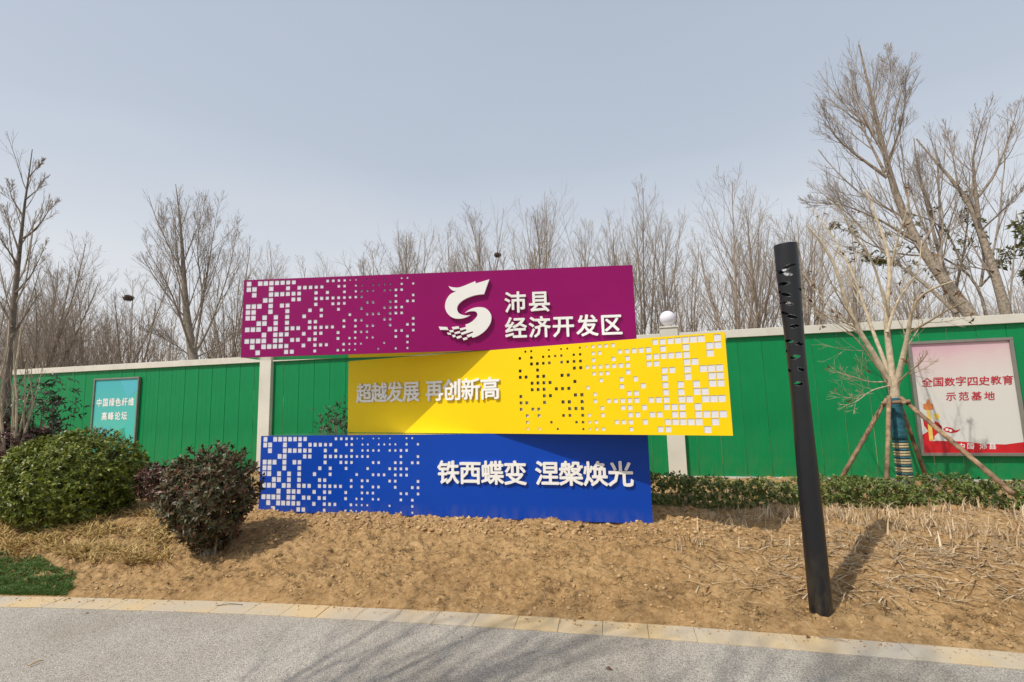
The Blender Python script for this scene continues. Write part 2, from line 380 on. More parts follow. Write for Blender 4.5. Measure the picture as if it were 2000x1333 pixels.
def outline(pts, y0, y1):
    """closed outline in the x-z plane filled and given a thickness from y0 to y1"""
    c = bpy.data.curves.new('outline', 'CURVE'); c.dimensions = '2D'; c.fill_mode = 'BOTH'; c.extrude = abs(y1-y0)/2
    s = c.splines.new('POLY'); s.points.add(len(pts)-1); s.use_cyclic_u = True
    for p, q in zip(s.points, pts): p.co = (q[0], q[1], 0, 1)
    me = curve_to_mesh(c); me.transform(Matrix.Rotation(math.radians(90), 4, 'X')); me.transform(Matrix.Translation((0, (y0+y1)/2, 0)))
    return me

# ------------------------------------------------------------------ the three stacked sign boxes
ROWS = ['0,2-8,14-19,21,22,24,27,28', '0,1,4,7,9-13,16,17,19,20,22-25,27,29', '1,4-9,12,14,17,19-22,24-27', '3,4,8,9,12-20,26,29',
        '0-2,4,6,7,12,15-17,21,22,25,26,28,29', '0,1,4,7,11,13,16,20,24-27', '0,1,3,5,7,10,13,18,21-23,25-27', '2,3,5,7,11,12,17,19,20,24,25,29',
        '0-2,4,5,7-9,11-15,17,19,21,22,25,28,29', '3,5-7,10,12,13,16,19-21,26,27,29', '0-3,5,6,8,9,11,12,16,18,19,21,22,26,28',
        '1,3-7,10,12-14,17-20,24,28', '2,7,8,12,16-19,23,26,28']
HOLES = set()
for r_, s_ in enumerate(ROWS):
    for tk in s_.split(','):
        if '-' in tk:
            a, b = tk.split('-')
            for c_ in range(int(a), int(b)+1): HOLES.add((c_, r_))
        else: HOLES.add((int(tk), r_))
def hole_size(c, r):
    s = .061 if c < 4 else .061-(c-3)*(.061-.034)/15 if c < 18 else .034
    if c >= 18:
        k = [.55, .72, .85, .95, 1, 1, 1, 1, 1, .95, .85, .75, .62][r]
        s *= k + (.12 if c > 25 else 0)*(k < .9)
    elif c >= 12:
        s *= [.9, .95, 1, 1, 1, 1, 1, 1, 1, 1, 1, .97, .85][r]
    return s
tile_me = MB().box(-.5, .5, 0, 1, -.5, .5).mesh('white_tile')
tile_me.materials.append(m_white)

def sign_box(name, label, x, y, yaw, z0, L, H, paint, mirror, uc0, uc29, zr0, zr12, D=.45):
    e = empty(name, (x, y, z0), yaw); tag(e, label, 'sign box', 'stacked sign boxes')
    pitch = (uc29-uc0)/29; rp = (zr0-zr12)/12
    def cu(c): return uc0+pitch*c
    def rz(r): return zr0-rp*r
    V = []; F = []
    def quad(pts):
        b = len(V); V.extend(pts); F.append([b, b+1, b+2, b+3])
    lo, hi = min(cu(-.5), cu(29.5)), max(cu(-.5), cu(29.5)); zb, zt = rz(12.5), rz(-.5)
    th = .003
    def fq(x0, x1, z0_, z1_):
        if x1-x0 > 1e-6 and z1_-z0_ > 1e-6: quad([(x0, 0, z0_), (x1, 0, z0_), (x1, 0, z1_), (x0, 0, z1_)])
    fq(0, lo, 0, H); fq(hi, L, 0, H); fq(lo, hi, 0, zb); fq(lo, hi, zt, H)
    for c in range(30):
        for r in range(13):
            xa, xb = sorted((cu(c-.5), cu(c+.5))); za, zc_ = rz(r+.5), rz(r-.5)
            if (c, r) not in HOLES: fq(xa, xb, za, zc_); continue
            s = hole_size(c, r)*(abs(pitch)/.0695)/2; mx, mz = cu(c), rz(r)
            x0, x1, z0_, z1_ = mx-s, mx+s, mz-s, mz+s
            fq(xa, x0, za, zc_); fq(x1, xb, za, zc_); fq(x0, x1, za, z0_); fq(x0, x1, z1_, zc_)
            quad([(x0, 0, z0_), (x0, 0, z1_), (x0, th, z1_), (x0, th, z0_)]); quad([(x1, 0, z1_), (x1, 0, z0_), (x1, th, z0_), (x1, th, z1_)])
            quad([(x1, 0, z0_), (x0, 0, z0_), (x0, th, z0_), (x1, th, z0_)]); quad([(x0, 0, z1_), (x1, 0, z1_), (x1, th, z1_), (x0, th, z1_)])
            rec = .0045
            if mirror and c >= 19: rec = .060-.050*(r/12)*(1.1 if c > 24 else .75)
            elif 20 <= c <= 25 and not name.startswith('blue'): rec = .016-.010*(r/12)
            tl = put('white_tile', tile_me, None, e, (mx, rec, mz)); tl.scale = (2*s+.003, .004, 2*s+.003)
    # return flange round the plate
    fl = .016
    quad([(0, 0, H), (L, 0, H), (L, fl, H), (0, fl, H)]); quad([(L, 0, 0), (0, 0, 0), (0, fl, 0), (L, fl, 0)])
    quad([(0, 0, 0), (0, 0, H), (0, fl, H), (0, fl, 0)]); quad([(L, 0, H), (L, 0, 0), (L, fl, 0), (L, fl, H)])
    me = bpy.data.meshes.new('front_plate'); me.from_pydata(V, [], F); me.update()
    put('front_plate', me, paint, e)
    g = .003
    put('top_plate', MB().box(g, L-g, fl+.001, D, H-.012, H-g).mesh('top_plate'), m_steel, e)
    put('bottom_plate', MB().box(g, L-g, fl+.001, D, g, .012).mesh('bottom_plate'), m_steel, e)
    put('end_plate', MB().box(g, .012, fl+.001, D, .0125, H-.0125).mesh('end_plate'), m_steel, e)
    put('end_plate', MB().box(L-.012, L-g, fl+.001, D, .0125, H-.0125).mesh('end_plate'), m_steel, e)
    put('back_plate', MB().box(.0125, L-.0125, D-.012, D-.001, .0125, H-.0125).mesh('back_plate'), m_steel, e)
    return e
ZB = 1.6
blue = sign_box('blue_sign_box', 'blue sign box with white pixel squares, lowest of the stack on the soil', -3.1294, 6.0236, -.22956, .330, 4.607, .8984, m_blue, False, .061, 2.084, .860, .038)
yellow = sign_box('yellow_sign_box', 'yellow sign box in the middle of the stack, turned with squares at its right', -2.1530, 6.2928, -.45843, 1.2314, 4.536, .9190, m_yellow, True, 4.470, 2.490, .873, .052)
magenta = sign_box('magenta_sign_box', 'magenta sign box with white dragon emblem on top of the stack', -3.1183, 5.4899, -.04833, 2.1534, 4.501, .9110, m_purple, False, .060, 2.002, .865, .053)
LD = .023
lettering('沛县', magenta, 3.054, 3.559, .527, .252, -LD/2-.003, LD, m_letter, bold=.020)
lettering('经济开发区', magenta, 3.054, 4.345, .236, .252, -LD/2-.003, LD, m_letter, bold=.020)
lettering('铁西蝶变 涅槃焕光', blue, 2.335, 4.440, .484, .262, -LD/2-.003, LD, m_letter, bold=.022)
lettering('超越发展 再创新高', yellow, .170, 2.245, .492, .258, -LD/2-.003, LD, m_letter, bold=.020)
def mag_uv(cx, cy):
    px, py = 850+cx/8.885, 530+cy/8.885
    n = np.array([math.sin(.04833), math.cos(.04833), 0]); p0 = np.array([-3.1183, 5.4899, 0]); r = ray(px, py)
    P = EYE+r*((n@(p0-EYE))/(n@r))
    return (float((P-p0)@np.array([math.cos(.04833), -math.sin(.04833), 0])), float(P[2]-2.1534))
def smooth_pts(pts, corners):
    """Catmull-Rom through a closed outline, keeping the listed corners sharp"""
    out = []; n = len(pts)
    for i in range(n):
        p1, p2 = np.array(pts[i]), np.array(pts[(i+1) % n])
        p0 = np.array(pts[i-1]) if i not in corners else p1*2-p2
        p3 = np.array(pts[(i+2) % n]) if (i+1) % n not in corners else p2*2-p1
        if i in corners and (i+1) % n in corners: out.append(tuple(p1)); continue
        for k in range(5):
            t = k/5; out.append(tuple(.5*((2*p1)+(-p0+p2)*t+(2*p0-5*p1+4*p2-p3)*t*t+(-p0+3*p1-3*p2+p3)*t**3)))
    return out
A = [(240, 272), (300, 290), (370, 297), (430, 292), (520, 262), (600, 228), (700, 186), (708, 226), (830, 190), (942, 155), (852, 410), (760, 418), (680, 434), (600, 460), (520, 497), (450, 545), (405, 595), (388, 650), (395, 700), (430, 745), (490, 770), (560, 778), (615, 768), (560, 802), (500, 822), (430, 833), (350, 828), (280, 798), (220, 740), (187, 670), (180, 610), (195, 530), (235, 455), (290, 400), (375, 360), (320, 350), (280, 325), (255, 295)]
B = [(522, 730), (580, 690), (650, 655), (720, 638), (800, 635), (870, 650), (930, 695), (970, 760), (980, 820), (965, 900), (925, 975), (860, 1050), (780, 1110), (700, 1150), (648, 1160), (640, 1135), (572, 1160), (553, 1118), (663, 1075), (660, 1050), (467, 1115), (448, 1078), (548, 1043), (545, 1010), (447, 1038), (432, 1003), (540, 975), (532, 935), (600, 910), (660, 870), (710, 820), (738, 770), (725, 725), (690, 705), (630, 703), (570, 715)]
emb = outline([mag_uv(*p) for p in smooth_pts(A, {0, 6, 7, 9, 10, 22, 34})], -.034, -.003); put('emblem_stroke', emb, m_letter, magenta)
emb = outline([mag_uv(*p) for p in smooth_pts(B, {0}.union(range(14, 28)))], -.034, -.003); put('emblem_stroke', emb, m_letter, magenta)
for q in ([(70, 970), (215, 978), (237, 1028), (95, 1025)], [(295, 978), (412, 963), (429, 1002), (318, 1020)], [(245, 1038), (318, 1026), (330, 1060), (275, 1070)],
          [(337, 1072), (430, 1044), (447, 1078), (355, 1100)], [(212, 1072), (275, 1078), (285, 1110), (232, 1108)], [(300, 1118), (350, 1108), (366, 1143), (318, 1157)],
          [(372, 1145), (455, 1120), (470, 1153), (392, 1182)], [(482, 1172), (555, 1150), (568, 1185), (500, 1208)]):
    put('emblem_tile', outline([mag_uv(*p) for p in q], -.034, -.003), m_letter, magenta)

# ------------------------------------------------------------------ the green wall
WX, WY, WYAW, WZ = 2.80398, 8.61012, -.2448, .2013
wd = np.array([math.cos(WYAW), math.sin(WYAW), 0]); wn = np.array([-math.sin(WYAW), math.cos(WYAW), 0])
def wall_pt(u, y, z): return tuple(np.array([WX, WY, 0])+wd*u+wn*y+np.array([0, 0, z]))
def wall_uv(px, py):
    p0 = np.array([WX, WY, 0]); r = ray(px, py); P = EYE+r*((wn@(p0-EYE))/(wn@r)); return float((P-p0)@wd), float(P[2])
wall = empty('boundary_wall', (WX, WY, 0), WYAW); tag(wall, 'long green sheet metal boundary wall with off-white posts and coping', 'wall')
TOP = WZ+2.5; CB = TOP-.138
pw = .385; u = -20.02; wr = random.Random(5); panel_me = []
for k in range(4):
    pr = [(0, .009), (.004, .0), (.120, .0), (.127, .0020), (.134, .0), (.248, .0), (.255, .0020), (.262, .0), (.379, .0), (.3835, .009)]
    V = [(a, b*(.7+.2*k), z) for a, b in pr for z in (WZ, CB)]; F = [[2*i, 2*i+2, 2*i+3, 2*i+1] for i in range(len(pr)-1)]
    me = bpy.data.meshes.new('wall_panel'); me.from_pydata(V, [], F); me.update(); me.materials.append(m_panel); panel_me.append(me)
while u < 11:
    p = put('panel', wr.choice(panel_me), None, wall, (u, wr.uniform(0, .003), 0)); p.rotation_euler = (0, 0, wr.uniform(-.009, .009))
    u += pw
posts = [-17.08, -8.50, .03, 8.55]
for pu in posts:
    put('post', MB().box(pu-.148, pu+.148, -.09, .20, .05, TOP+.09).mesh('post', bevel=.004), m_coping, wall)
    put('post_cap', MB().box(pu-.160, pu+.160, -.105, .215, TOP+.092, TOP+.125).mesh('post_cap', bevel=.004), m_coping, wall)
ed = [-20.1]+posts+[11.1]
for i in range(len(ed)-1):
    a = ed[i]+(.150 if i else 0); b = ed[i+1]-(.150 if i < len(ed)-2 else 0)
    put('coping', MB().box(a, b, -.055, .10, CB, TOP).mesh('coping', bevel=.004), m_coping, wall)
    put('base_strip', MB().box(a, b, -.05, .16, .02, WZ-.004).mesh('base_strip'), m_plinth, wall)

def globe(pu, lab):
    e = empty('globe_lamp', wall_pt(pu, .055, TOP+.125), WYAW); tag(e, lab, 'lamp')
    bm = bmesh.new(); bmesh.ops.create_uvsphere(bm, u_segments=32, v_segments=18, radius=.14); bmesh.ops.translate(bm, verts=bm.verts, vec=(0, 0, .158))
    me = bpy.data.meshes.new('globe'); bm.to_mesh(me); bm.free()
    for p in me.polygons: p.use_smooth = True
    put('globe', me, m_globe, e)
    put('base', MB().tube([(0, 0, 0), (0, 0, .012), (0, 0, .02), (0, 0, .034)], [.085, .085, .065, .06], 24).mesh('base', True), m_coping, e)
globe(.03, 'round white globe lamp on top of the off-white wall post')

# framed posters on the wall
def gradient_print(name, stops, zlo, zhi, diag=0.0, blotch=.25, bs=2.2):
    m = bpy.data.materials.new(name); m.use_nodes = True; t = m.node_tree; b = t.nodes['Principled BSDF']; b.inputs['Roughness'].default_value = .42
    tc = N(t, 'ShaderNodeTexCoord'); sx = N(t, 'ShaderNodeSeparateXYZ'); t.links.new(tc.outputs['Object'], sx.inputs[0])
    nz = N(t, 'ShaderNodeTexNoise'); nz.inputs['Scale'].default_value = bs; t.links.new(tc.outputs['Object'], nz.inputs['Vector'])
    a = N(t, 'ShaderNodeMath', operation='MULTIPLY_ADD'); t.links.new(nz.outputs['Fac'], a.inputs[0]); a.inputs[1].default_value = blotch; t.links.new(sx.outputs['Z'], a.inputs[2])
    c = N(t, 'ShaderNodeMath', operation='MULTIPLY_ADD'); t.links.new(sx.outputs['X'], c.inputs[0]); c.inputs[1].default_value = diag; t.links.new(a.outputs[0], c.inputs[2])
    mr = N(t, 'ShaderNodeMapRange'); mr.inputs[1].default_value = zlo; mr.inputs[2].default_value = zhi; t.links.new(c.outputs[0], mr.inputs[0])
    cr = N(t, 'ShaderNodeValToRGB'); el = cr.color_ramp.elements
    el[0].position, el[0].color = stops[0][0], (*stops[0][1], 1); el[1].position, el[1].color = stops[-1][0], (*stops[-1][1], 1)
    for p, q in stops[1:-1]:
        x = el.new(p); x.color = (*q, 1)
    t.links.new(mr.outputs[0], cr.inputs[0]); t.links.new(cr.outputs[0], b.inputs['Base Color'])
    return m
def poster(name, label, u0, u1, z0, z1, pm, inner=.045):
    e = empty(name, wall_pt(u0, -.02, z0), WYAW); tag(e, label, 'poster')
    W, H = u1-u0, z1-z0; f = inner
    put('backing', MB().box(.004, W-.004, -.018, .015, .004, H-.004).mesh('backing'), m_frame, e)
    for nm, bx in (('frame_rail', (0, W, -.050, .012, H-f, H)), ('frame_rail', (0, W, -.050, .012, 0, f)), ('frame_stile', (0, f, -.050, .012, f+.001, H-f-.001)), ('frame_stile', (W-f, W, -.050, .012, f+.001, H-f-.001))):
        put(nm, MB().box(*bx).mesh(nm, bevel=.003), m_frame, e)
    V = [(f, -.0215, f), (W-f, -.0215, f), (W-f, -.0215, H-f), (f, -.0215, H-f)]
    put('print', np_mesh('print', V, [[0, 1, 2, 3]]), pm, e)
    return e
m_pinkprint = gradient_print('pink_to_white_print', [(0, (.60, .62, .58)), (.62, (.62, .60, .56)), (.80, (.62, .48, .48)), (1, (.55, .26, .38))], .0, 1.95, -.12)
m_teal = gradient_print('teal_print', [(0, (.09, .50, .34)), (.5, (.07, .45, .40)), (1, (.05, .40, .43))], 0, 1.8)
m_teal1 = mat('teal_facet_light', (.07, .42, .50), .45); m_teal2 = mat('teal_facet_mid', (.05, .46, .40), .45); m_teal3 = mat('teal_facet_green', (.02, .33, .23), .45)
LU0, LU1, RU0, RU1, PZ0, PZ1 = -13.50, -12.085, 3.650, 5.035, .556, 2.345
lp = poster('teal_poster', 'teal framed poster with two lines of white characters behind the green bush', LU0, LU1, PZ0, PZ1+.02, m_teal, .035)
rp = poster('pink_poster', 'white and pink framed poster with red characters and red ribbon right of the young tree', RU0, RU1, PZ0, PZ1, m_pinkprint)
def flat_print(parent, u0, pts, y, m, name, uv=False, smooth=False):
    q = [(p if uv else wall_uv(*p)) for p in pts]; q = [(a-u0, b-PZ0) for a, b in q]
    if smooth: q = smooth_pts(q, set())
    put(name, outline(q, y, y+.0008), m, parent)
# teal facets (coordinates on the poster)
W = LU1-LU0
def lf(pts, m, y=-.0232): put('printed_facet', outline(pts, y, y+.0006), m, lp)
lf([(.82, 1.755), (1.37, 1.755), (1.37, 1.50), (1.08, 1.28)], m_teal1); lf([(1.37, 1.49), (1.37, .9), (1.09, 1.27)], m_teal2)
lf([(.05, .62), (.62, .64), (.40, .12)], m_teal1); lf([(.63, .64), (.98, .10), (.42, .11)], m_teal2); lf([(.99, .10), (.72, .50), (1.05, .62), (1.16, .12)], m_teal3, -.0240)
lf([(.05, .60), (.38, .12), (.05, .06)], m_teal3, -.0240); lf([(.95, .62), (1.36, .86), (1.36, .2)], m_teal2, -.0232)
lettering('中国绿色纤维', lp, -13.386-LU0, -12.215-LU0, 1.775-PZ0, .185, -.0255, .001, m_whitetext, bold=.028, name='printed_character', xs=.97, xz=1.12)
lettering('高峰论坛', lp, -13.19-LU0, -12.40-LU0, 1.445-PZ0, .185, -.0255, .001, m_whitetext, bold=.028, name='printed_character', xs=.97, xz=1.12)
# ribbon, column and cloud of the pink poster
W = RU1-RU0
flat_print(rp, RU0, [(1802, 887), (1800, 862), (1830, 861), (1870, 862), (1920, 867), (1960, 868), (1997, 863), (2002, 886)], -.0232, m_red, 'printed_ribbon')
flat_print(rp, RU0, [(1797, 808), (1808, 818), (1815, 828), (1836, 832), (1837, 838), (1822, 852), (1822, 858), (1802, 866), (1798, 850), (1810, 842), (1802, 832)], -.0226, m_red, 'printed_ribbon')
flat_print(rp, RU0, [(1822, 822), (1830, 826), (1837, 834), (1834, 841), (1822, 838)], -.0226, m_red, 'printed_ribbon')
flat_print(rp, RU0, [(1806, 800), (1813, 800), (1820, 860), (1812, 861)], -.0240, m_gold, 'printed_column')
flat_print(rp, RU0, [(1820, 808), (1830, 808), (1832, 814), (1829, 820), (1822, 819)], -.0240, m_gold, 'printed_cloud_board')
flat_print(rp, RU0, [(1800, 790), (1809, 787), (1819, 790), (1820, 799), (1810, 802), (1801, 799)], -.0246, m_orange, 'printed_capital')
flat_print(rp, RU0, [(1806, 788), (1808, 780), (1811, 780), (1814, 788)], -.0240, m_orange, 'printed_finial')
flat_print(rp, RU0, [(1838, 838), (1845, 834), (1856, 836), (1862, 841), (1873, 838), (1866, 844), (1854, 846), (1843, 843)], -.0240, m_red, 'printed_cloud')
for q in ((1846, 839), (1853, 841)):
    a, b = wall_uv(*q); put('printed_swirl', outline([(a-RU0+.022*math.cos(i*.63)*(1 if i < 10 else .6), b-PZ0+.02*math.sin(i*.63)*(1 if i < 10 else .6)) for i in range(10)], -.0250, -.0244), m_whitetext, rp)
lettering('全国数字四史教育', rp, 3.790-RU0, 4.975-RU0, 1.692-PZ0, .148, -.0255, .001, m_redtext, bold=.012, shear=.12, jig=.06, name='printed_character')
lettering('示范基地', rp, 4.080-RU0, 4.716-RU0, 1.462-PZ0, .150, -.0255, .001, m_redtext, bold=.012, shear=.12, jig=.06, name='printed_character')
lettering('中国·沛县', rp, 4.150-RU0, 4.640-RU0, .700-PZ0, .100, -.0255, .001, m_whitetext, bold=.015, shear=.12, jig=.05, name='printed_character')

# ------------------------------------------------------------------ black slotted lamp post
PX, PY = 2.111, 3.568; pz = float(gz(PX, PY, False))-.06; ptop = 2.715
lamp = empty('lamp_post', (PX, PY, pz)); tag(lamp, 'tall black round lamp post with slanted slots cut near its top', 'lamp post')
HT = ptop-pz
def prad(z):
    t = z/HT
    return .0725-.0105*math.exp(-((t-.60)/.22)**2)+.009*sstep(.72, .95, t)
na, nz_ = 120, 620
slots = []      # angle (0 = towards the viewer's right, -90 deg towards the camera), height fraction, half width (m), half height, slant
sr = random.Random(11)
for px_, py_, w_, s_ in ((1543, 522, .050, -.25), (1527, 532, .052, -.30), (1507, 531, .045, .1), (1535, 537, .05, .3), (1528, 556, .050, .05), (1515, 570, .045, .3), (1533, 577, .045, .3),
                         (1519, 591, .05, .35), (1537, 594, .04, .3), (1528, 612, .05, .35), (1522, 612, .03, .1), (1548, 620, .05, .2), (1553, 638, .045, -.05), (1536, 667, .05, .15), (1565, 672, .04, .1), (1530, 686, .03, .1), (1552, 698, .05, -.1), (1568, 722, .035, .2), (1536, 724, .03, .2), (1560, 750, .05, .05)):
    P = at(px_, py_, math.hypot(PX, PY)-.04); z = P[2]-pz
    # angle round the post from the sideways offset
    sd = np.array([PY, -PX, 0])/math.hypot(PX, PY); off = float((P-np.array([PX, PY, 0]))[:2]@sd[:2])
    base = math.atan2(-PY, -PX); a = base+math.asin(max(-.97, min(.97, off/.083)))
    slots.append((a, z, w_, .0125, s_))
    slots.append((a+math.pi+sr.uniform(-.5, .5), z+sr.uniform(-.03, .03), w_, .014, s_))
th_ = np.linspace(0, 2*math.pi, na, endpoint=False); zz = np.linspace(0, HT, nz_)
R_ = np.array([prad(z) for z in zz])
zc_ = (zz[:-1]+zz[1:])/2; tc_ = th_+math.pi/na
keep = np.ones((nz_-1, na), bool)
for a, z, w_, h_, s_ in slots:
    da = (tc_-a+math.pi) % (2*math.pi)-math.pi; du = da*.08
    lz = zc_[:, None]-z+s_*du[None, :]
    keep &= ~((np.abs(lz) < h_*(1-(du[None, :]/w_)**2)) & (np.abs(du)[None, :] < w_))
def shell(rr, flip):
    V = np.stack([rr[:, None]*np.cos(th_), rr[:, None]*np.sin(th_), np.repeat(zz[:, None], na, 1)], -1).reshape(-1, 3)
    I, J = np.nonzero(keep); J2 = (J+1) % na
    q = np.stack([I*na+J, I*na+J2, (I+1)*na+J2, (I+1)*na+J], -1)
    return V, (q[:, ::-1] if flip else q)
V1, Q1 = shell(R_, False); V2, Q2 = shell(R_-.006, True)
rim = np.arange(na); n1 = (nz_-1)*na
Q3 = np.stack([n1+rim, n1+(rim+1) % na, len(V1)+n1+(rim+1) % na, len(V1)+n1+rim], -1)
# walls of the slots
Qs = []
K = keep
for i in range(nz_-2):
    for j in np.nonzero(K[i] != K[i+1])[0]:
        a = (i+1)*na+j; b = (i+1)*na+(j+1) % na; Qs.append([a, b, len(V1)+b, len(V1)+a])
for j in range(na):
    jn = (j+1) % na
    for i in np.nonzero(K[:, j] != K[:, jn])[0]:
        a = i*na+jn; b = (i+1)*na+jn; Qs.append([a, b, len(V1)+b, len(V1)+a])
put('slotted_tube', np_mesh('slotted_tube', np.vstack([V1, V2]), np.vstack([Q1, Q2+len(V1), Q3, np.array(Qs)]), smooth=False), m_black, lamp)
me = lamp.children[0].data if lamp.children else None
for o_ in COL.objects:
    if o_.name == 'slotted_tube':
        for p in o_.data.polygons: p.use_smooth = True
        o_.data.update()

# ------------------------------------------------------------------ plants: tubes and leaves
def unit(v): return v/np.maximum(np.linalg.norm(v, axis=-1, keepdims=True), 1e-9)
def tubes(P, R, n, rg):
    """P (N,K,3), R (N,K) -> vertices, quads"""
    N_, K_, _ = P.shape
    T_ = np.empty_like(P); T_[:, 1:-1] = P[:, 2:]-P[:, :-2]; T_[:, 0] = P[:, 1]-P[:, 0]; T_[:, -1] = P[:, -1]-P[:, -2]; T_ = unit(T_)
    a = unit(np.cross(T_[:, 0], rg.normal(size=(N_, 3))))[:, None, :]
    U = unit(a-(a*T_).sum(-1, keepdims=True)*T_); W_ = np.cross(T_, U)
    ang = np.arange(n)*2*math.pi/n
    V = P[:, :, None, :]+R[:, :, None, None]*(U[:, :, None, :]*np.cos(ang)[:, None]+W_[:, :, None, :]*np.sin(ang)[:, None])
    b = (np.arange(N_)*K_*n)[:, None, None]; k = (np.arange(K_-1)*n)[None, :, None]; j = np.arange(n)[None, None, :]; j2 = (j+1) % n
    q = np.stack([b+k+j, b+k+j2, b+k+n+j2, b+k+n+j], -1).reshape(-1, 4)
    return V.reshape(-1, 3), q
def spawn(P, R, m, t0, t1, ang, length, K_, upw, wob, rg, rs=.6, rmin=.002, bias=None):
    """m side shoots on each of the N parent lines; length(t) as a share of the parent's length"""
    N_, K0, _ = P.shape
    t = t0+(t1-t0)*(np.arange(m)[None, :]+rg.random((N_, m)))/m
    f = t*(K0-1); i = np.minimum(f.astype(int), K0-2); g = (f-i)[..., None]; n_ = np.arange(N_)[:, None]
    pos = P[n_, i]*(1-g)+P[n_, i+1]*g; tan = unit(P[n_, i+1]-P[n_, i]); rad = R[n_, i]*(1-g[..., 0])+R[n_, i+1]*g[..., 0]
    plen = np.linalg.norm(np.diff(P, axis=1), axis=-1).sum(1)[:, None]
    a = unit(np.cross(tan, np.array([.13, .21, .97])+.001)); b = np.cross(tan, a)
    ph = np.arange(m)[None, :]*2.4+rg.random((N_, 1))*6.28+rg.normal(size=(N_, m))*.4
    perp = a*np.cos(ph)[..., None]+b*np.sin(ph)[..., None]
    if bias is not None: perp = unit(perp+bias)
    an = ang*(1+.3*rg.normal(size=(N_, m)))[..., None]
    d = unit(tan*np.cos(an)+perp*np.sin(an)).reshape(-1, 3)
    L = (length(t)*plen*(1+.25*rg.normal(size=(N_, m)))).reshape(-1); L = np.maximum(L, .03)
    pos = pos.reshape(-1, 3); out = [pos]; st = (L/(K_-1))[:, None]
    for k in range(K_-1):
        d = unit(d+np.array([0, 0, upw])+wob*rg.normal(size=d.shape)); out.append(out[-1]+d*st)
    P2 = np.stack(out, 1); r0_ = np.maximum(rad.reshape(-1)*rs, rmin)
    r0_ = np.minimum(r0_, np.maximum(L*.022, rmin))
    tp = np.linspace(1, .25, K_)[None, :]
    return P2, np.maximum(r0_[:, None]*tp, rmin*.7)
def tree_meshes(levels, rg, name):
    """levels: list of (P, R, sides); the first is the trunk"""
    P, R, n = levels[0]; tr = np_mesh(name+'_trunk', *tubes(P, R, n, rg), smooth=True)
    vs_, qs_, b = [], [], 0
    for P, R, n in levels[1:]:
        v, q = tubes(P, R, n, rg); vs_.append(v); qs_.append(q+b); b += len(v)
    return tr, np_mesh(name+'_crown', np.vstack(vs_), np.vstack(qs_), smooth=True)
def leader(h, r, K_, rg, lean=.02, base=(0, 0, 0)):
    z = np.linspace(0, h, K_); w = np.cumsum(rg.normal(size=(K_, 2))*lean*h/K_, 0); w -= w[0]
    P = np.stack([w[:, 0], w[:, 1], z], -1)+np.array(base); R = r*(1-z/h)**.8*1.0+.006; R[0] *= 1.3
    return P[None], R[None]

def poplar(seed, h=9.0, stems=1, dense=1.0, spread=.5, tmin=.0038):
    rg = np.random.default_rng(seed)
    P0, R0 = leader(h if stems == 1 else h*.95, .085 if stems == 1 else .07, 16, rg, .035)
    lv = [(P0, R0, 8)]
    P1, R1 = spawn(P0, R0, int(26*dense), .16, .93, spread, lambda t: .52*(1-t)**.75+.06, 10, .09, .04, rg, .55, .0055)
    P2, R2 = spawn(P1, R1, int(9*dense), .12, .95, .55, lambda t: .46*(1-t)+.14, 7, .08, .05, rg, .55, tmin*1.1)
    P3, R3 = spawn(P2, R2, 5, .10, .85, .48, lambda t: .50*(1-t)+.20, 4, .08, .06, rg, .6, tmin)
    return tree_meshes(lv+[(P1, R1, 5), (P2, R2, 3), (P3, R3, 3)], rg, 'poplar')
def multi_stem(seed, h=8.0, stems=5, tmin=.0038, spread=.42):
    """short bole, several long limbs rising from it"""
    rg = np.random.default_rng(seed)
    P0, R0 = leader(h*.34, .13, 8, rg, .03)
    R0 = np.full_like(R0, .11)*np.linspace(1.25, .75, 8)
    P1, R1 = spawn(P0, R0, stems+3, .55, 1.0, spread, lambda t: 1.75+0*t, 14, .06, .028, rg, .55, .018)
    P2, R2 = spawn(P1, R1, 11, .12, .95, .48, lambda t: .42*(1-t)**.7+.10, 9, .08, .04, rg, .5, .0055)
    P3, R3 = spawn(P2, R2, 8, .12, .96, .55, lambda t: .38*(1-t)+.15, 6, .07, .05, rg, .55, tmin*1.1)
    P4, R4 = spawn(P3, R3, 3, .1, .85, .5, lambda t: .5*(1-t)+.2, 3, .07, .06, rg, .6, tmin)
    return tree_meshes([(P0, R0, 8), (P1, R1, 6), (P2, R2, 4), (P3, R3, 3), (P4, R4, 3)], rg, 'multi_stem_tree')

variants = [poplar(21, 9, dense=1.0), poplar(22, 9, dense=.9, spread=.42), poplar(23, 9, dense=1.1, spread=.62), multi_stem(31), multi_stem(32, stems=4, spread=.5), multi_stem(33, stems=6), poplar(24, 9, dense=.8, spread=.38)]
vh = [9, 9, 9, 8, 8, 8, 9]
for i, (a, b) in enumerate(variants):
    zt = np.empty(len(b.vertices)*3, np.float32); b.vertices.foreach_get('co', zt); vh[i] = float(np.percentile(zt[2::3], 99.9))
    a.materials.append(m_bark); b.materials.append(m_twig)
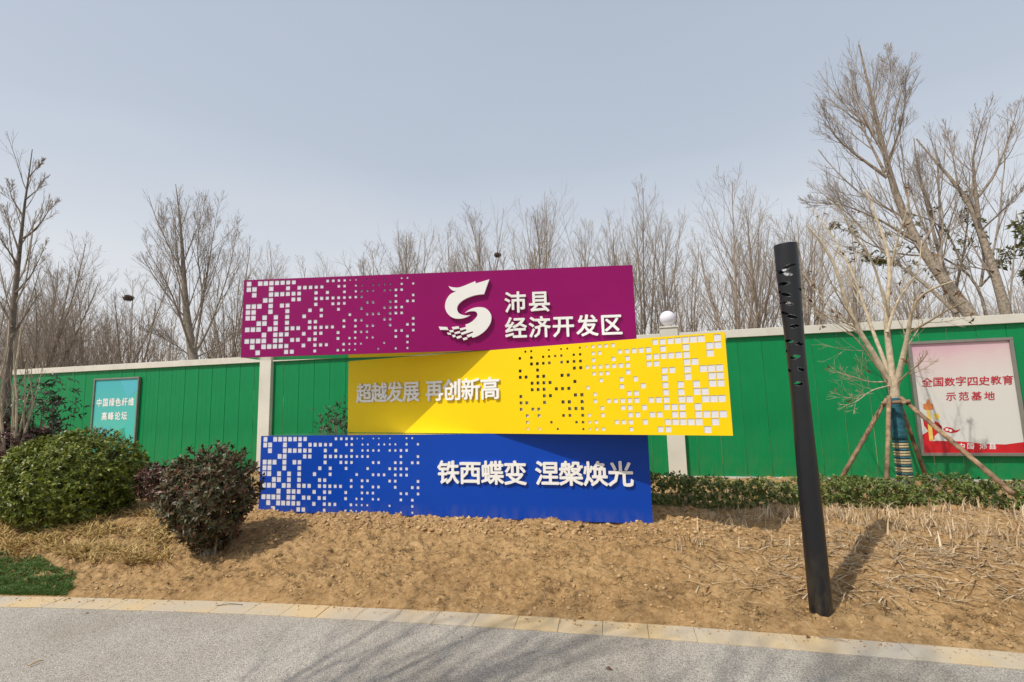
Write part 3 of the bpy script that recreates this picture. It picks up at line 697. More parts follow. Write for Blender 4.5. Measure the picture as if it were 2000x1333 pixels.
# px of the foot seen against the wall top, py of the top, distance, variant, wording
BG = [
 (-40, 430, 24, 4, 'bare tree half out of the frame beyond the wall at the far left'),
 (72, 455, 20.5, 5, 'thick bare multi-stemmed tree beyond the wall right of the tall slim tree'),
 (95, 480, 26, 0, 'brownish bare tree beyond the wall crowded behind the thick multi-stemmed one'),
 (185, 470, 19.5, 4, 'dark forked bare tree holding a small twig nest beyond the wall above the teal poster'),
 (255, 520, 23, 3, 'slender bare tree beyond the wall between the teal poster and the big fan-shaped tree'),
 (450, 475, 22, 5, 'lower bare tree beyond the wall touching the magenta box at its left end'),
 (520, 500, 26, 2, 'low bare treetop peeking over the top left corner of the magenta box'),
 (585, 478, 27, 5, 'rounded bare treetop above the left squares of the magenta box'),
 (650, 492, 27, 2, 'short bare treetop above the middle of the magenta pixel squares'),
 (735, 458, 25, 3, 'low bare treetop above the right end of the magenta pixel squares'),
 (790, 425, 24, 0, 'pointed bare treetop left of the one above the white dragon emblem'),
 (862, 408, 24, 5, 'broad bare treetop above the white dragon emblem'),
 (935, 398, 24, 1, 'narrow bare poplar top just left of the treetop with the nest'),
 (972, 400, 22, 3, 'bare poplar with a bird nest above the characters on the magenta box'),
 (1060, 372, 23, 0, 'tallest bare poplar standing above the magenta box'),
 (1110, 440, 28, 4, 'faint low bare tree between the two tall poplars over the magenta box'),
 (1150, 395, 24, 6, 'slim bare poplar above the right part of the magenta box'),
 (1205, 395, 25, 1, 'bare poplar rising over the top right corner of the magenta box'),
 (1262, 372, 21, 5, 'dense bare poplar directly behind the globe lamp left side'),
 (1305, 385, 20, 6, 'bare poplar rising right behind the globe lamp'),
 (1355, 430, 26, 4, 'thin far bare tree right of the globe lamp'),
 (1442, 345, 18, 3, 'fan-branched bare tree between the globe lamp and the black lamp post'),
 (1490, 335, 21, 1, 'narrow bare tree just left of the black lamp post top'),
 (1585, 370, 18, 2, 'bushy bare tree just right of the black lamp post top'),
 (1650, 420, 22, 5, 'bare tree in the thicket behind the pale young tree'),
 (1800, 470, 20, 2, 'low bare tree behind the leaning trunks above the pink poster'),
 (1990, 430, 19, 4, 'bare tree at the right edge behind the two leaning trunks'),
]
bg_crowns = []; bgr = random.Random(9)
for i, (px, top, dist, vr, lab) in enumerate(BG):
    pf = at(px, 700, dist); zb_ = .0
    pt = at(px, top, dist)
    # the top seen at row `top` on the vertical through the foot
    ztop = 1.6 + (at(px, top, dist)[2]-1.6)
    e = empty('bare_tree', (pf[0], pf[1], zb_), bgr.uniform(0, 6.28))
    s = (ztop-zb_)/vh[vr]; ws = s*bgr.uniform(.9, 1.1)*(1.0)
    e.scale = (ws, ws, s)
    tag(e, lab, 'tree', 'bare trees beyond the green wall')
    put('trunk', variants[vr][0], None, e); bg_crowns.append(put('crown', variants[vr][1], None, e))

# far thicket that reads as one mass
rgf = np.random.default_rng(77)
nb = 400; pxs = np.concatenate([rgf.uniform(-150, 2150, nb-130), rgf.uniform(-150, 760, 130)]); P0 = []; R0 = []
for px in pxs:
    d = rgf.uniform(30, 48); b = at(px, 700, d); b[2] = 0; h = rgf.uniform(4.2, 7.6)*d/36
    z = np.linspace(0, h, 8); P0.append(np.stack([b[0]+np.cumsum(rgf.normal(size=8)*.06), b[1]+0*z, z], -1)); R0.append(np.linspace(.06, .012, 8))
P0 = np.array(P0); R0 = np.array(R0)
P1, R1 = spawn(P0, R0, 9, .25, .95, .6, lambda t: .42*(1-t)+.12, 6, .10, .1, rgf, .6, .010)
P2, R2 = spawn(P1, R1, 6, .15, .95, .6, lambda t: .4*(1-t)+.15, 4, .08, .12, rgf, .6, .0075)
v0, q0 = tubes(P0, R0, 4, rgf); v1, q1 = tubes(P1, R1, 3, rgf); v2, q2 = tubes(P2, R2, 3, rgf)
o = put('far_thicket', np_mesh('far_thicket', np.vstack([v0, v1, v2]), np.vstack([q0, q1+len(v0), q2+len(v0)+len(v1)])), m_far)
tag(o, 'low far band of bare saplings seen behind the trees over the wall', kind='stuff')

def resample(pts, K_):
    pts = np.array(pts, float); d = np.r_[0, np.cumsum(np.linalg.norm(np.diff(pts, axis=0), axis=1))]; s = np.linspace(0, d[-1], K_)
    q = np.stack([np.interp(s, d, pts[:, k]) for k in range(3)], -1)
    for _ in range(2): q[1:-1] = (q[:-2]+2*q[1:-1]+q[2:])/4
    return q
def traced(limbs, dist, rg, K_=14):
    """limbs: (pixel outline, r0, r1, depth drift)"""
    P = []; R = []
    for pts, ra, rb, dr in limbs:
        w = [at(px, py, dist+dr*i/(len(pts)-1)) for i, (px, py) in enumerate(pts)]
        P.append(resample(w, K_)); R.append(np.linspace(ra, rb, K_))
    return np.array(P), np.array(R)
def crown_of(P, R, rg, m=(8, 7, 5), tmin=.003, L=(.30, .38, .4), ang=(.55, .6, .65), upw=.09, lv0=.25, smooth=True):
    tmin = tmin*.72; ang = [a*.88 for a in ang]
    P1, R1 = spawn(P, R, int(m[0]*1.25), lv0, .90, ang[0], lambda t: L[0]*(1.2-t), 8, upw, .045, rg, .55, tmin*1.6)
    R1 = np.maximum(np.minimum(R1, np.linalg.norm(np.diff(P1, axis=1), axis=-1).sum(1)[:, None]*.010*np.linspace(1, .3, 8)), tmin*1.2)
    P2, R2 = spawn(P1, R1, m[1], .10, .88, ang[1], lambda t: L[1]*(1.1-t)+.09, 6, upw, .055, rg, .55, tmin*1.2)
    P3, R3 = spawn(P2, R2, max(2, m[2]-1), .12, .85, ang[2]*.85, lambda t: L[2]*1.25*(1.1-t)+.12, 4, upw, .06, rg, .55, tmin)
    return [(P1, R1, 5), (P2, R2, 3), (P3, R3, 3)], (P1, P2, P3)
def join_tubes(name, lv, rg):
    vs_, qs_, b = [], [], 0
    for P, R, n in lv:
        v, q = tubes(P, R, n, rg); vs_.append(v); qs_.append(q+b); b += len(v)
    return np_mesh(name, np.vstack(vs_), np.vstack(qs_), smooth=True)
def shift(me, o):
    me.transform(Matrix.Translation((-o[0], -o[1], -o[2])))

def leaves(C_, D_, Nn, L, Wd, fold=.25, curl=.15):
    """one folded leaf (4 triangles) per row: base C_, direction D_, facing Nn"""
    D_ = unit(D_); S = unit(np.cross(D_, Nn)); U = np.cross(S, D_); L = np.asarray(L)[:, None]; Wd = np.asarray(Wd)[:, None]
    mid = C_+D_*L*.5+U*L*curl*.4; tip = C_+D_*L-U*L*curl
    a = C_+D_*L*.45+S*Wd*.5+U*Wd*fold; b = C_+D_*L*.45-S*Wd*.5+U*Wd*fold
    V = np.stack([C_, a, mid, b, tip], 1).reshape(-1, 3); k = (np.arange(len(C_))*5)[:, None]
    t = np.concatenate([k+np.array([[0, 1, 2]]), k+np.array([[0, 2, 3]]), k+np.array([[1, 4, 2]]), k+np.array([[3, 2, 4]])], 0)
    return V, t
def whorls(C_, A_, n, L, rg, spread=(.5, 1.3), wratio=.38, name='foliage'):
    """n leaves radiating round the shoot axis A_ at each C_"""
    M_ = len(C_); A_ = unit(A_); a = unit(np.cross(A_, rg.normal(size=(M_, 3)))); b = np.cross(A_, a)
    ph = (np.arange(n)*2.4)[None, :]+rg.random((M_, 1))*6.28; el = rg.uniform(spread[0], spread[1], (M_, n))
    perp = a[:, None]*np.cos(ph)[..., None]+b[:, None]*np.sin(ph)[..., None]
    D_ = unit(A_[:, None]*np.cos(el)[..., None]+perp*np.sin(el)[..., None]+.12*rg.normal(size=(M_, n, 3)))
    Nn = unit(A_[:, None]-perp*.3+.25*rg.normal(size=(M_, n, 3)))
    Lr = L*rg.uniform(.6, 1.2, (M_, n))
    cc = C_[:, None]+A_[:, None]*(rg.random((M_, n, 1))-.6)*L*.9
    V, t = leaves(cc.reshape(-1, 3), D_.reshape(-1, 3), Nn.reshape(-1, 3), Lr.reshape(-1), (Lr*wratio*rg.uniform(.8, 1.2, (M_, n))).reshape(-1))
    return np_mesh(name, V, tris=t)

def blob_points(n, rad, rg, shell=(.72, 1.03), lump=.14, zmin=-1.0, fr=2.3):
    d = unit(rg.normal(size=(n*2, 3))); d = d[d[:, 2] > zmin][:n]
    k = 1+lump*2*(vnoise(d[:, 0]*fr+7+d[:, 2]*1.7, d[:, 1]*fr+3+d[:, 2]*fr)) + lump*.8*vnoise(d[:, 0]*6+1, d[:, 2]*6+d[:, 1]*5)
    r_ = rg.uniform(shell[0]**3, shell[1]**3, len(d))**(1/3)
    return d*(r_*k)[:, None]*np.array(rad), d
def shrub(name, label, cx, cy, base, rad, cz, n, nl, L, m, seed, group=None, zmin=-.55, lump=.14, stems=9, wratio=.38, shell=(.70, 1.03), up=.35, cat='bush', stem_m=None, spread=(.5, 1.3), taper=0.0):
    rg = np.random.default_rng(seed)
    e = empty(name, (cx, cy, base)); tag(e, label, cat, group)
    C_, d = blob_points(n, rad, rg, shell, lump, zmin)
    if taper:
        zr = np.clip(-(C_[:, 2])/rad[2], 0, 1)[:, None]; C_[:, :2] *= (1-taper*zr)
    C_[:, 2] += cz
    A_ = unit(d+np.array([0, 0, up])+.3*rg.normal(size=d.shape))
    C2, d2 = blob_points(n//3, [r*.72 for r in rad], rg, (.4, 1.0), lump, zmin); C2[:, 2] += cz
    if taper: C2[:, :2] *= (1-taper*np.clip(-(C2[:, 2:]-cz)/rad[2], 0, 1))
    me = whorls(np.vstack([C_, C2]), np.vstack([A_, unit(d2+.4*rg.normal(size=d2.shape))]), nl, L, rg, spread, wratio)
    put('foliage', me, m, e)
    # stems from the foot into the crown
    tg = C_[rg.choice(len(C_), stems*3, replace=False)]*np.array([.8, .8, .93]); P = []
    for q in tg:
        f = np.array([rg.normal()*.04, rg.normal()*.04, -.03]); mid = f*.4+q*.55+np.array([0, 0, .08]); P.append(resample([f, mid, q], 8))
    P = np.array(P); R = np.repeat(np.linspace(.011, .003, 8)[None], len(P), 0)
    P1, R1 = spawn(P, R, 5, .35, .95, .6, lambda t: .3+0*t, 4, .05, .1, rg, .6, .002)
    put('stems', join_tubes('stems', [(P, R, 5), (P1, R1, 3)], rg), stem_m or m_bark, e)
    return e

# ------------------------------------------------------------------ bushes and hedge
def gzf(x, y): return float(gz(x, y, False))
def on_bed(px, py):
    """points of the bed seen at these pixels"""
    px = np.asarray(px, float); py = np.asarray(py, float)
    r = rt[None]*((px-1000)/FPX)[:, None]-up[None]*((py-666.5)/FPX)[:, None]+fw[None]; z = np.full(len(px), .15)
    for _ in range(12):
        P = EYE+r*((z-1.6)/r[:, 2])[:, None]; z = .5*z+.5*gz(P[:, 0], P[:, 1], False)
    return P
shrub('green_bush', 'large rounded bright green bush at the left beside the dark red one', -5.46, 6.10, gzf(-5.46, 6.10)-.02, (.71, .74, .60), .43, 3000, 8, .056, m_leaf_green, 101, zmin=-.75, lump=.09)
shrub('dark_red_bush', 'round dark red and green leaved bush standing in front of the blue box left end', -3.07, 4.98, gzf(-3.07, 4.98)-.02, (.44, .45, .50), .54, 1050, 8, .060, m_leaf_red, 102, zmin=-1.0, lump=.12, taper=.45, stems=12)
p = at(308, 950, 7.6); shrub('small_red_bush', 'small reddish bush showing between the big green bush and the dark red bush', p[0], p[1], gzf(p[0], p[1]), (.22, .22, .24), .36, 170, 8, .055, m_leaf_purple, 103, zmin=-.8)
for k, (px, d, r, h, lab) in enumerate(((0, 9.0, .55, 1.12, 'low purple-brown bush at the left edge behind the green bush'), (60, 9.2, .50, 1.02, 'low purple-brown bush right of the left edge one, under the open dark shrub'))):
    p = at(px, 900, d); shrub('purple_bush', lab, p[0], p[1], gzf(p[0], p[1]), (r, r*.9, h*.5), h*.55, 620, 8, .06, m_leaf_purple, 110+k, 'low purple-brown bushes at the left')
p = at(78, 850, 9.3); shrub('open_dark_shrub', 'open dark green shrub with drooping leaves against the left of the green wall', p[0], p[1], gzf(p[0], p[1]), (.44, .40, .66), 1.12, 150, 6, .085, m_leaf_dark, 120, zmin=-.9, lump=.25, shell=(.35, 1.05), wratio=.33, up=-.2, spread=(.7, 1.7), stems=8, cat='shrub')
p = at(662, 850, 7.4); shrub('sprig_shrub', 'thin leafy shrub poking up between the blue box and the yellow box left end', p[0], p[1], gzf(p[0], p[1]), (.36, .28, .42), .92, 120, 6, .055, m_leaf_dark, 121, zmin=-.9, lump=.3, shell=(.3, 1.1), stems=8, up=.8, cat='shrub')
p = at(590, 850, 7.6)

# clipped hedge on the right
rg = np.random.default_rng(130)
n = 4300; hx = rg.uniform(.95, 9.2, n); f_ = rg.random(n); s_ = rg.random(n)
fy = 5.66-.115*(hx-1.4); th = .75
topz = .635-.022*(hx-1.5)+.10*vnoise(hx*1.6, hx*0)+.09*vnoise(hx*5+3, f_*3)
top = s_ < .42
yy = np.where(top, fy+f_*th, fy+.02+.09*rg.random(n)+.12*vnoise(hx*4, f_*4)); zb_ = .27
hz = np.where(top, topz-.05*rg.random(n)-.10*(np.abs(f_-.5)*2)**3, zb_+(topz-zb_)*f_**.8)
inner = rg.random(n) < .25; yy = np.where(inner, fy+.1+rg.random(n)*th*.8, yy); hz = np.where(inner, zb_+(topz-zb_)*f_*.9, hz)
C_ = np.stack([hx, yy, hz], -1)-np.array([4.5, 5.6, .25]); A_ = np.where(top[:, None], np.array([0, -.1, 1.0]), np.array([0, -1, .5]))+.45*rg.normal(size=(n, 3))
hedge = empty('hedge', (4.5, 5.6, .25)); tag(hedge, 'low clipped small-leaved hedge along the foot of the green wall on the right', 'hedge')
put('foliage', whorls(C_, A_, 9, .040, rg, (.5, 1.4), .5), m_leaf_hedge, hedge)
k = 260; bx = rg.uniform(.95, 9.2, k); by = 5.66-.115*(bx-1.4)+rg.uniform(.08, .6, k); b0 = np.stack([bx, by, gz(bx, by)-.02], -1)-np.array([4.5, 5.6, .25])
P = np.stack([b0, b0+np.stack([rg.normal(size=k)*.05, rg.normal(size=k)*.05, np.full(k, .15)], -1), b0+np.stack([rg.normal(size=k)*.1, rg.normal(size=k)*.08, np.full(k, .29)], -1)], 1)
put('stems', join_tubes('stems', [(P, np.repeat(np.array([[.006, .005, .003]]), k, 0), 4)], rg), m_bark, hedge)

# ------------------------------------------------------------------ the pale young tree with its stakes
rg = np.random.default_rng(200); TD = 7.9
base = at(1768, 948, TD); base[2] = gzf(base[0], base[1])
young = empty('young_tree', tuple(base)); tag(young, 'pale-barked young tree with wrapped trunk and spreading limbs, held by stakes', 'tree')
P0, R0 = traced([([(1770, 952), (1762, 890), (1753, 830), (1747, 785), (1745, 752), (1744, 735)], .080, .055, 0)], TD, rg, 12)
limbs = [
 ([(1744, 765), (1724, 718), (1700, 682), (1672, 640), (1650, 590), (1641, 540), (1612, 480), (1575, 440)], .062, .016, -.6),
 ([(1745, 760), (1740, 705), (1732, 655), (1728, 612), (1737, 560), (1742, 520), (1730, 470), (1708, 420), (1690, 370)], .066, .014, .3),
 ([(1744, 750), (1722, 690), (1700, 640), (1690, 600), (1668, 540), (1640, 480), (1590, 410)], .042, .012, .8),
 ([(1748, 762), (1764, 695), (1775, 650), (1778, 612), (1792, 575), (1840, 556), (1868, 548)], .058, .012, -.5),
 ([(1733, 650), (1746, 600), (1772, 560), (1795, 528), (1800, 470)], .032, .009, .5),
 ([(1775, 650), (1802, 636), (1850, 606), (1885, 590)], .026, .008, -.9),
 ([(1742, 745), (1700, 748), (1664, 735), (1625, 724)], .016, .004, -.8),
 ([(1744, 752), (1702, 762), (1672, 786), (1652, 792)], .014, .004, -1.0),
 ([(1750, 752), (1778, 724), (1796, 712), (1812, 690)], .018, .005, -.9),
 ([(1690, 665), (1672, 640), (1630, 622), (1592, 622)], .016, .005, -.5),
 ([(1730, 600), (1716, 545), (1700, 500), (1660, 450), (1640, 400)], .026, .008, -.4),
 ([(1742, 515), (1752, 470), (1770, 420), (1776, 370)], .022, .008, -.2),
 ([(1742, 755), (1700, 700), (1665, 650), (1600, 610), (1545, 560)], .018, .005, -1.4),
]
PL, RL = traced(limbs, TD, rg, 14)
PL, RL = PL, RL*.66
lv, (c1, c2, c3) = crown_of(PL, RL, rg, (6, 5, 3), .0026, (.42, .50, .5), ang=(.55, .6, .6), upw=.06, lv0=.25)
tr = join_tubes('trunk', [(P0, R0, 14)], rg); shift(tr, base); put('trunk', tr, m_bark_pale, young)
lb = join_tubes('limbs', [(PL, RL, 8)], rg); shift(lb, base); put('limbs', lb, m_bark_pale, young)
cr = join_tubes('crown', lv, rg); shift(cr, base); put('crown', cr, m_bark_pale, young)
tips = c2[:, -1]; brown = tips[(rg.random(len(tips)) < .10)]
me = whorls(brown-base, rg.normal(size=brown.shape)+np.array([0, 0, -.8]), 4, .07, rg, (.3, 1.2), .4); put('dry_leaves', me, m_leaf_brown, young)
# trunk wrapping: net above, rope turns below
def trunk_pt(f): return P0[0][min(11, int(f*11))]*(1-(f*11) % 1)+P0[0][min(11, int(f*11)+1)]*((f*11) % 1)
def trad(f): return .080+(.055-.080)*f
wp = [trunk_pt(f) for f in np.linspace(.42, .80, 10)]
wr_ = [trad(f)+.010+.004*math.sin(i*2.1) for i, f in enumerate(np.linspace(.42, .80, 10))]
w = MB().tube([tuple(q-base) for q in wp], wr_, 16); put('wrapping', w.mesh('wrapping', True), m_wrap, young)
for i in range(16):
    f = .04+.38*i/16; q = trunk_pt(f)-base; q2 = trunk_pt(f+.020)-base
    b = MB().tube([tuple(q), tuple(q*.7+q2*.3), tuple(q*.3+q2*.7), tuple(q2)], [trad(f)+.004, trad(f)+.013, trad(f)+.013, trad(f)+.004], 16)
    put('rope_turn' if i % 3 else 'band', b.mesh('rope_turn', True), m_rope if i % 3 else m_wrap, young)
stk = empty('tree_stakes', tuple(base)); tag(stk, 'four wooden stakes and crosspieces propping the pale young tree', 'tree support')
top_ = at(1748, 789, TD)
for (a, da), (b, db) in ((((1727, 787), -.10), ((1640, 940), -.35)), (((1736, 783), -.22), ((1732, 950), -.62)), (((1757, 787), .14), ((1812, 942), .55)), (((1766, 783), -.12), ((1952, 942), -.85))):
    p0_ = at(*a, TD+da); p1_ = at(*b, TD+db); d = unit(p0_-p1_)
    b_ = MB().tube([tuple(p1_-d*.15-base), tuple((p0_+p1_)/2-base), tuple(p0_+d*.06-base)], [.028, .026, .024], 9); put('stake', b_.mesh('stake', True), m_stake, stk)
for (a, da), (b, db) in ((((1722, 788), -.18), ((1778, 784), -.20)), (((1725, 788), .12), ((1776, 787), .15)), (((1727, 789), -.2), ((1731, 786), .2)), (((1765, 787), -.25), ((1769, 785), .2))):
    b_ = MB().tube([tuple(at(*a, TD+da)-base), tuple(at(*b, TD+db)-base)], .022, 9); put('crosspiece', b_.mesh('crosspiece', True), m_stake, stk)

# ------------------------------------------------------------------ leaning trees behind the wall at the right
def traced_tree(name, label, trunk, limbs, dist, seed, m_tr, m=(9, 7, 5), tmin=.0035, L=(.3, .38, .4), ang=(.5, .55, .6), upw=.1, group=None, lv0=.2, K_=16, leafs=None):
    rg = np.random.default_rng(seed); pts, ra, rb, dr = trunk
    f = at(*pts[0], dist); d = at(*pts[1], dist)-f; k = -(f[2]-.0)/max(d[2], .2); foot = f+d*min(0, k)*.8; foot[2] = .05
    w = [foot]+[at(px, py, dist+dr*i/(len(pts)-1)) for i, (px, py) in enumerate(pts)]
    P0 = resample(w, K_+4)[None]; R0 = np.r_[np.full(4, ra*1.12), (ra*(1-np.linspace(0, 1, K_))**1.15+rb*.6)][None]
    e = empty(name, tuple(foot)); tag(e, label, 'tree', group)
    PL, RL = traced(limbs, dist, rg, K_); RL = RL*.62*np.linspace(1, .45, K_)[None]
    me = join_tubes('trunk', [(P0, R0, 12)], rg); shift(me, foot); put('trunk', me, m_tr, e)
    if len(PL): me = join_tubes('limbs', [(PL, RL, 7)], rg); shift(me, foot); put('limbs', me, m_tr, e)
    PP = np.vstack([P0[:, 4:], PL]); RR = np.vstack([R0[:, 4:], RL])
    lv, (a, b, c) = crown_of(PP, RR, rg, m, tmin, L, ang, upw, lv0)
    me = join_tubes('crown', lv, rg); shift(me, foot); put('crown', me, m_twig, e)
    return e, foot, (a, b, c)
eA, fA, cA = traced_tree('leaning_tree', 'tallest tree with thick speckled trunk leaning left beyond the wall above the pink poster',
  ([(1896, 614), (1837, 540), (1787, 471), (1755, 401), (1733, 327), (1718, 253), (1698, 179), (1678, 88)], .105, .02, .3),
  [([(1868, 612), (1797, 545), (1728, 500), (1668, 426), (1579, 357)], .06, .012, .8), ([(1733, 347), (1678, 307), (1629, 268), (1600, 195)], .055, .010, -.6),
   ([(1728, 337), (1690, 262), (1665, 200), (1653, 150)], .045, .010, .6), ([(1733, 320), (1757, 258), (1768, 200), (1770, 140)], .045, .010, -.5), ([(1787, 471), (1720, 430), (1650, 400), (1560, 395)], .05, .010, -.9),
   ([(1800, 480), (1830, 430), (1800, 360), (1790, 300)], .04, .010, .7), ([(1718, 253), (1735, 190), (1740, 130), (1728, 85)], .03, .009, .4)], 11.3, 301, m_bark_lean, m=(11, 9, 6), L=(.42, .50, .42), tmin=.0034)
eB, fB, cB = traced_tree('leaning_tree', 'speckled tree forking into several limbs beyond the wall at the far right',
  ([(1965, 612), (1941, 525), (1916, 456), (1901, 406), (1871, 362), (1827, 317), (1790, 272)], .092, .02, .4),
  [([(1911, 426), (1904, 357), (1899, 307), (1911, 263), (1928, 200)], .06, .010, -.4), ([(1906, 390), (1941, 347), (1965, 288), (1996, 185)], .045, .009, .4), ([(1916, 450), (1960, 410), (2010, 350)], .03, .008, -.5),
   ([(1940, 530), (1890, 520), (1840, 540)], .025, .008, -.6), ([(1871, 362), (1860, 300), (1845, 240)], .03, .008, .4)], 11.6, 302, m_bark_lean, m=(8, 6, 5), L=(.45, .50, .42), tmin=.0032)
eC, fC, cC = traced_tree('leaning_tree', 'thin tree with mottled stem between the two thick leaning trunks',
  ([(1866, 608), (1848, 540), (1827, 471), (1807, 387), (1787, 317), (1785, 270)], .06, .015, .3), [([(1827, 471), (1870, 440), (1900, 400)], .02, .006, .4)], 13.0, 303, m_bark_lean, m=(9, 7, 5), L=(.4, .45, .4))
eF, fF, cF = traced_tree('fan_tree', 'big fan-shaped bare tree with four limbs beyond the wall left of the magenta box',
  ([(379, 706), (377, 690), (374, 672), (368, 650), (361, 580), (357, 500), (352, 430), (343, 360)], .15, .015, .5),
  [([(376, 690), (352, 620), (330, 560), (300, 510), (275, 462)], .07, .012, -.8), ([(379, 690), (388, 640), (397, 580), (410, 500), (420, 440), (428, 385)], .07, .012, .7),
   ([(381, 690), (405, 650), (425, 600), (450, 520), (468, 430)], .06, .012, -.5), ([(362, 600), (340, 520), (325, 450), (318, 400)], .04, .010, .4), ([(397, 585), (385, 500), (390, 430), (398, 370)], .04, .010, .8),
   ([(378, 700), (340, 672), (310, 655), (270, 640)], .035, .010, .2), ([(380, 700), (420, 680), (470, 650), (505, 610)], .035, .010, .2)], 16.5, 304, m_bark, m=(12, 8, 6), L=(.40, .45, .42), tmin=.0038)
eL, fL, cL = traced_tree('slim_tall_tree', 'tall slim dark-stemmed tree in front of the wall at the left edge',
  ([(8, 830), (12, 740), (21, 660), (29, 573), (38, 494), (45, 425), (52, 366), (59, 332), (63, 292)], .060, .008, .2),
  [([(45, 466), (62, 456), (83, 432), (97, 408), (121, 390)], .025, .006, -.3), ([(38, 494), (20, 440), (2, 400)], .025, .006, .3), ([(46, 425), (22, 385), (16, 350)], .022, .006, .2),
   ([(54, 350), (70, 330), (88, 312)], .016, .005, -.2), ([(36, 520), (10, 480), (-15, 440)], .025, .006, -.3), ([(30, 573), (60, 540), (80, 500), (92, 470)], .025, .006, .4), ([(50, 390), (72, 372), (92, 345)], .018, .005, .3),
   ([(24, 640), (0, 590), (-20, 560)], .025, .006, .3), ([(22, 660), (60, 600), (85, 560)], .022, .006, .3)], 9.4, 305, m_bark_dark, m=(8, 5, 4), L=(.40, .42, .4), tmin=.0026, upw=.12, lv0=.3)

# leafy evergreen branches among the right-hand trees
rg = np.random.default_rng(320)
fp = at(1925, 640, 12.2); fp[2] = .1
ev = empty('broadleaf_tree', tuple(fp)); tag(ev, 'thin broadleaf tree with sparse olive leaves beyond the wall among the leaning trunks', 'tree')
PE, RE = traced([([(1930, 640), (1915, 560), (1880, 520), (1830, 500), (1790, 480), (1720, 440)], .03, .008, .2), ([(1915, 560), (1925, 500), (1900, 430), (1890, 380)], .025, .007, .3), ([(1880, 520), (1850, 450), (1800, 420), (1760, 420)], .02, .006, -.5),
    ([(1830, 500), (1760, 500), (1700, 480), (1640, 440), (1600, 450)], .02, .006, .5), ([(1915, 560), (1960, 510), (1975, 480)], .02, .006, -.3), ([(1790, 480), (1740, 520), (1680, 500)], .015, .005, -.4)], 12.2, rg, 12)
st = np.stack([fp, at(1930, 640, 12.2)+np.array([0, 0, .02])]); PS = resample(list(st), 12)[None]; RS = np.full((1, 12), .035)
lv, (a, b, c) = crown_of(PE, RE, rg, (7, 4, 2), .003, (.3, .4, .4), upw=.02)
me = join_tubes('trunk', [(PS, RS, 7), (PE, RE, 6)], rg); shift(me, fp); put('trunk', me, m_bark_lean, ev)
me = join_tubes('twigs', lv, rg); shift(me, fp); put('crown', me, m_twig, ev)
tp = np.vstack([b[:, -1], b[:, 2]]); sel = tp[rg.random(len(tp)) < .5*(.35+1.3*(vnoise(tp[:, 0]*2.3, tp[:, 2]*2.3)+.5))]
put('leaves', whorls(sel-fp, rg.normal(size=sel.shape)*.5+np.array([0, 0, -.5]), 4, .105, rg, (.5, 1.4), .42), m_leaf_olive, ev)
fp = at(2030, 640, 7.5); fp[2] = .2
ev2 = empty('edge_tree', tuple(fp)); tag(ev2, 'leafy dark green branches reaching in at the right edge above the pink poster', 'tree')
PE, RE = traced([([(2080, 600), (2040, 540), (2005, 480), (1985, 420)], .02, .006, .0), ([(2070, 560), (2030, 500), (1995, 450), (1975, 430)], .016, .005, -.2), ([(2080, 590), (2030, 560), (1990, 530)], .016, .005, .2), ([(2080, 520), (2040, 460), (2000, 400)], .016, .005, .2)], 7.5, rg, 10)
st = [fp, PE[0, 0]]; PS = resample(st, 10)[None]; RS = np.full((1, 10), .03)
lv, (a, b, c) = crown_of(PE, RE, rg, (5, 3, 2), .0025, (.25, .4, .4), upw=.02)
me = join_tubes('trunk', [(PS, RS, 7), (PE, RE, 6)], rg); shift(me, fp); put('trunk', me, m_bark, ev2)
me = join_tubes('twigs', lv, rg); shift(me, fp); put('crown', me, m_twig, ev2)
tp = np.vstack([b[:, -1], b[:, 2], a[:, -1]]); put('leaves', whorls(tp-fp, rg.normal(size=tp.shape)*.5+np.array([0, 0, -.3]), 3, .075, rg, (.5, 1.4), .42), m_leaf_olive, ev2)

# pale many-stemmed shrub at the left edge
rg = np.random.default_rng(330); fp = at(18, 900, 8.7); fp[2] = gzf(fp[0], fp[1])
P = []
for k in range(15):
    x0 = rg.uniform(-30, 45); x1 = x0+rg.normal()*14+(x0-5)*.35; tp_ = rg.uniform(640, 790)
    w = [at(10+x0*.5, 935, 8.7+rg.normal()*.1), at(x0*.9+6+rg.normal()*4, 850, 8.7), at((x0+x1)/2+6+rg.normal()*7, (860+tp_)/2-30, 8.7+rg.normal()*.1), at(x1+6+rg.normal()*5, (830+tp_)/2-50, 8.7), at(x1+6+rg.normal()*12, tp_-60, 8.7+rg.normal()*.15)]
    P.append(resample(w, 12))
P = np.array(P); R = np.linspace(.015, .004, 12)[None]*rg.uniform(.6, 1.25, (15, 1))
ms = empty('many_stemmed_shrub', tuple(fp)); tag(ms, 'pale leafless many-stemmed shrub at the left edge beside the tall slim tree', 'shrub')
lv, _ = crown_of(P, R, rg, (4, 3, 2), .0022, (.26, .35, .4), upw=.12, lv0=.4)
me = join_tubes('stems', [(P, R, 6)], rg); shift(me, fp); put('stems', me, m_bark_pale, ms)
me = join_tubes('twigs', lv, rg); shift(me, fp); tag(put('twigs', me, m_twig, ms), kind='stuff')

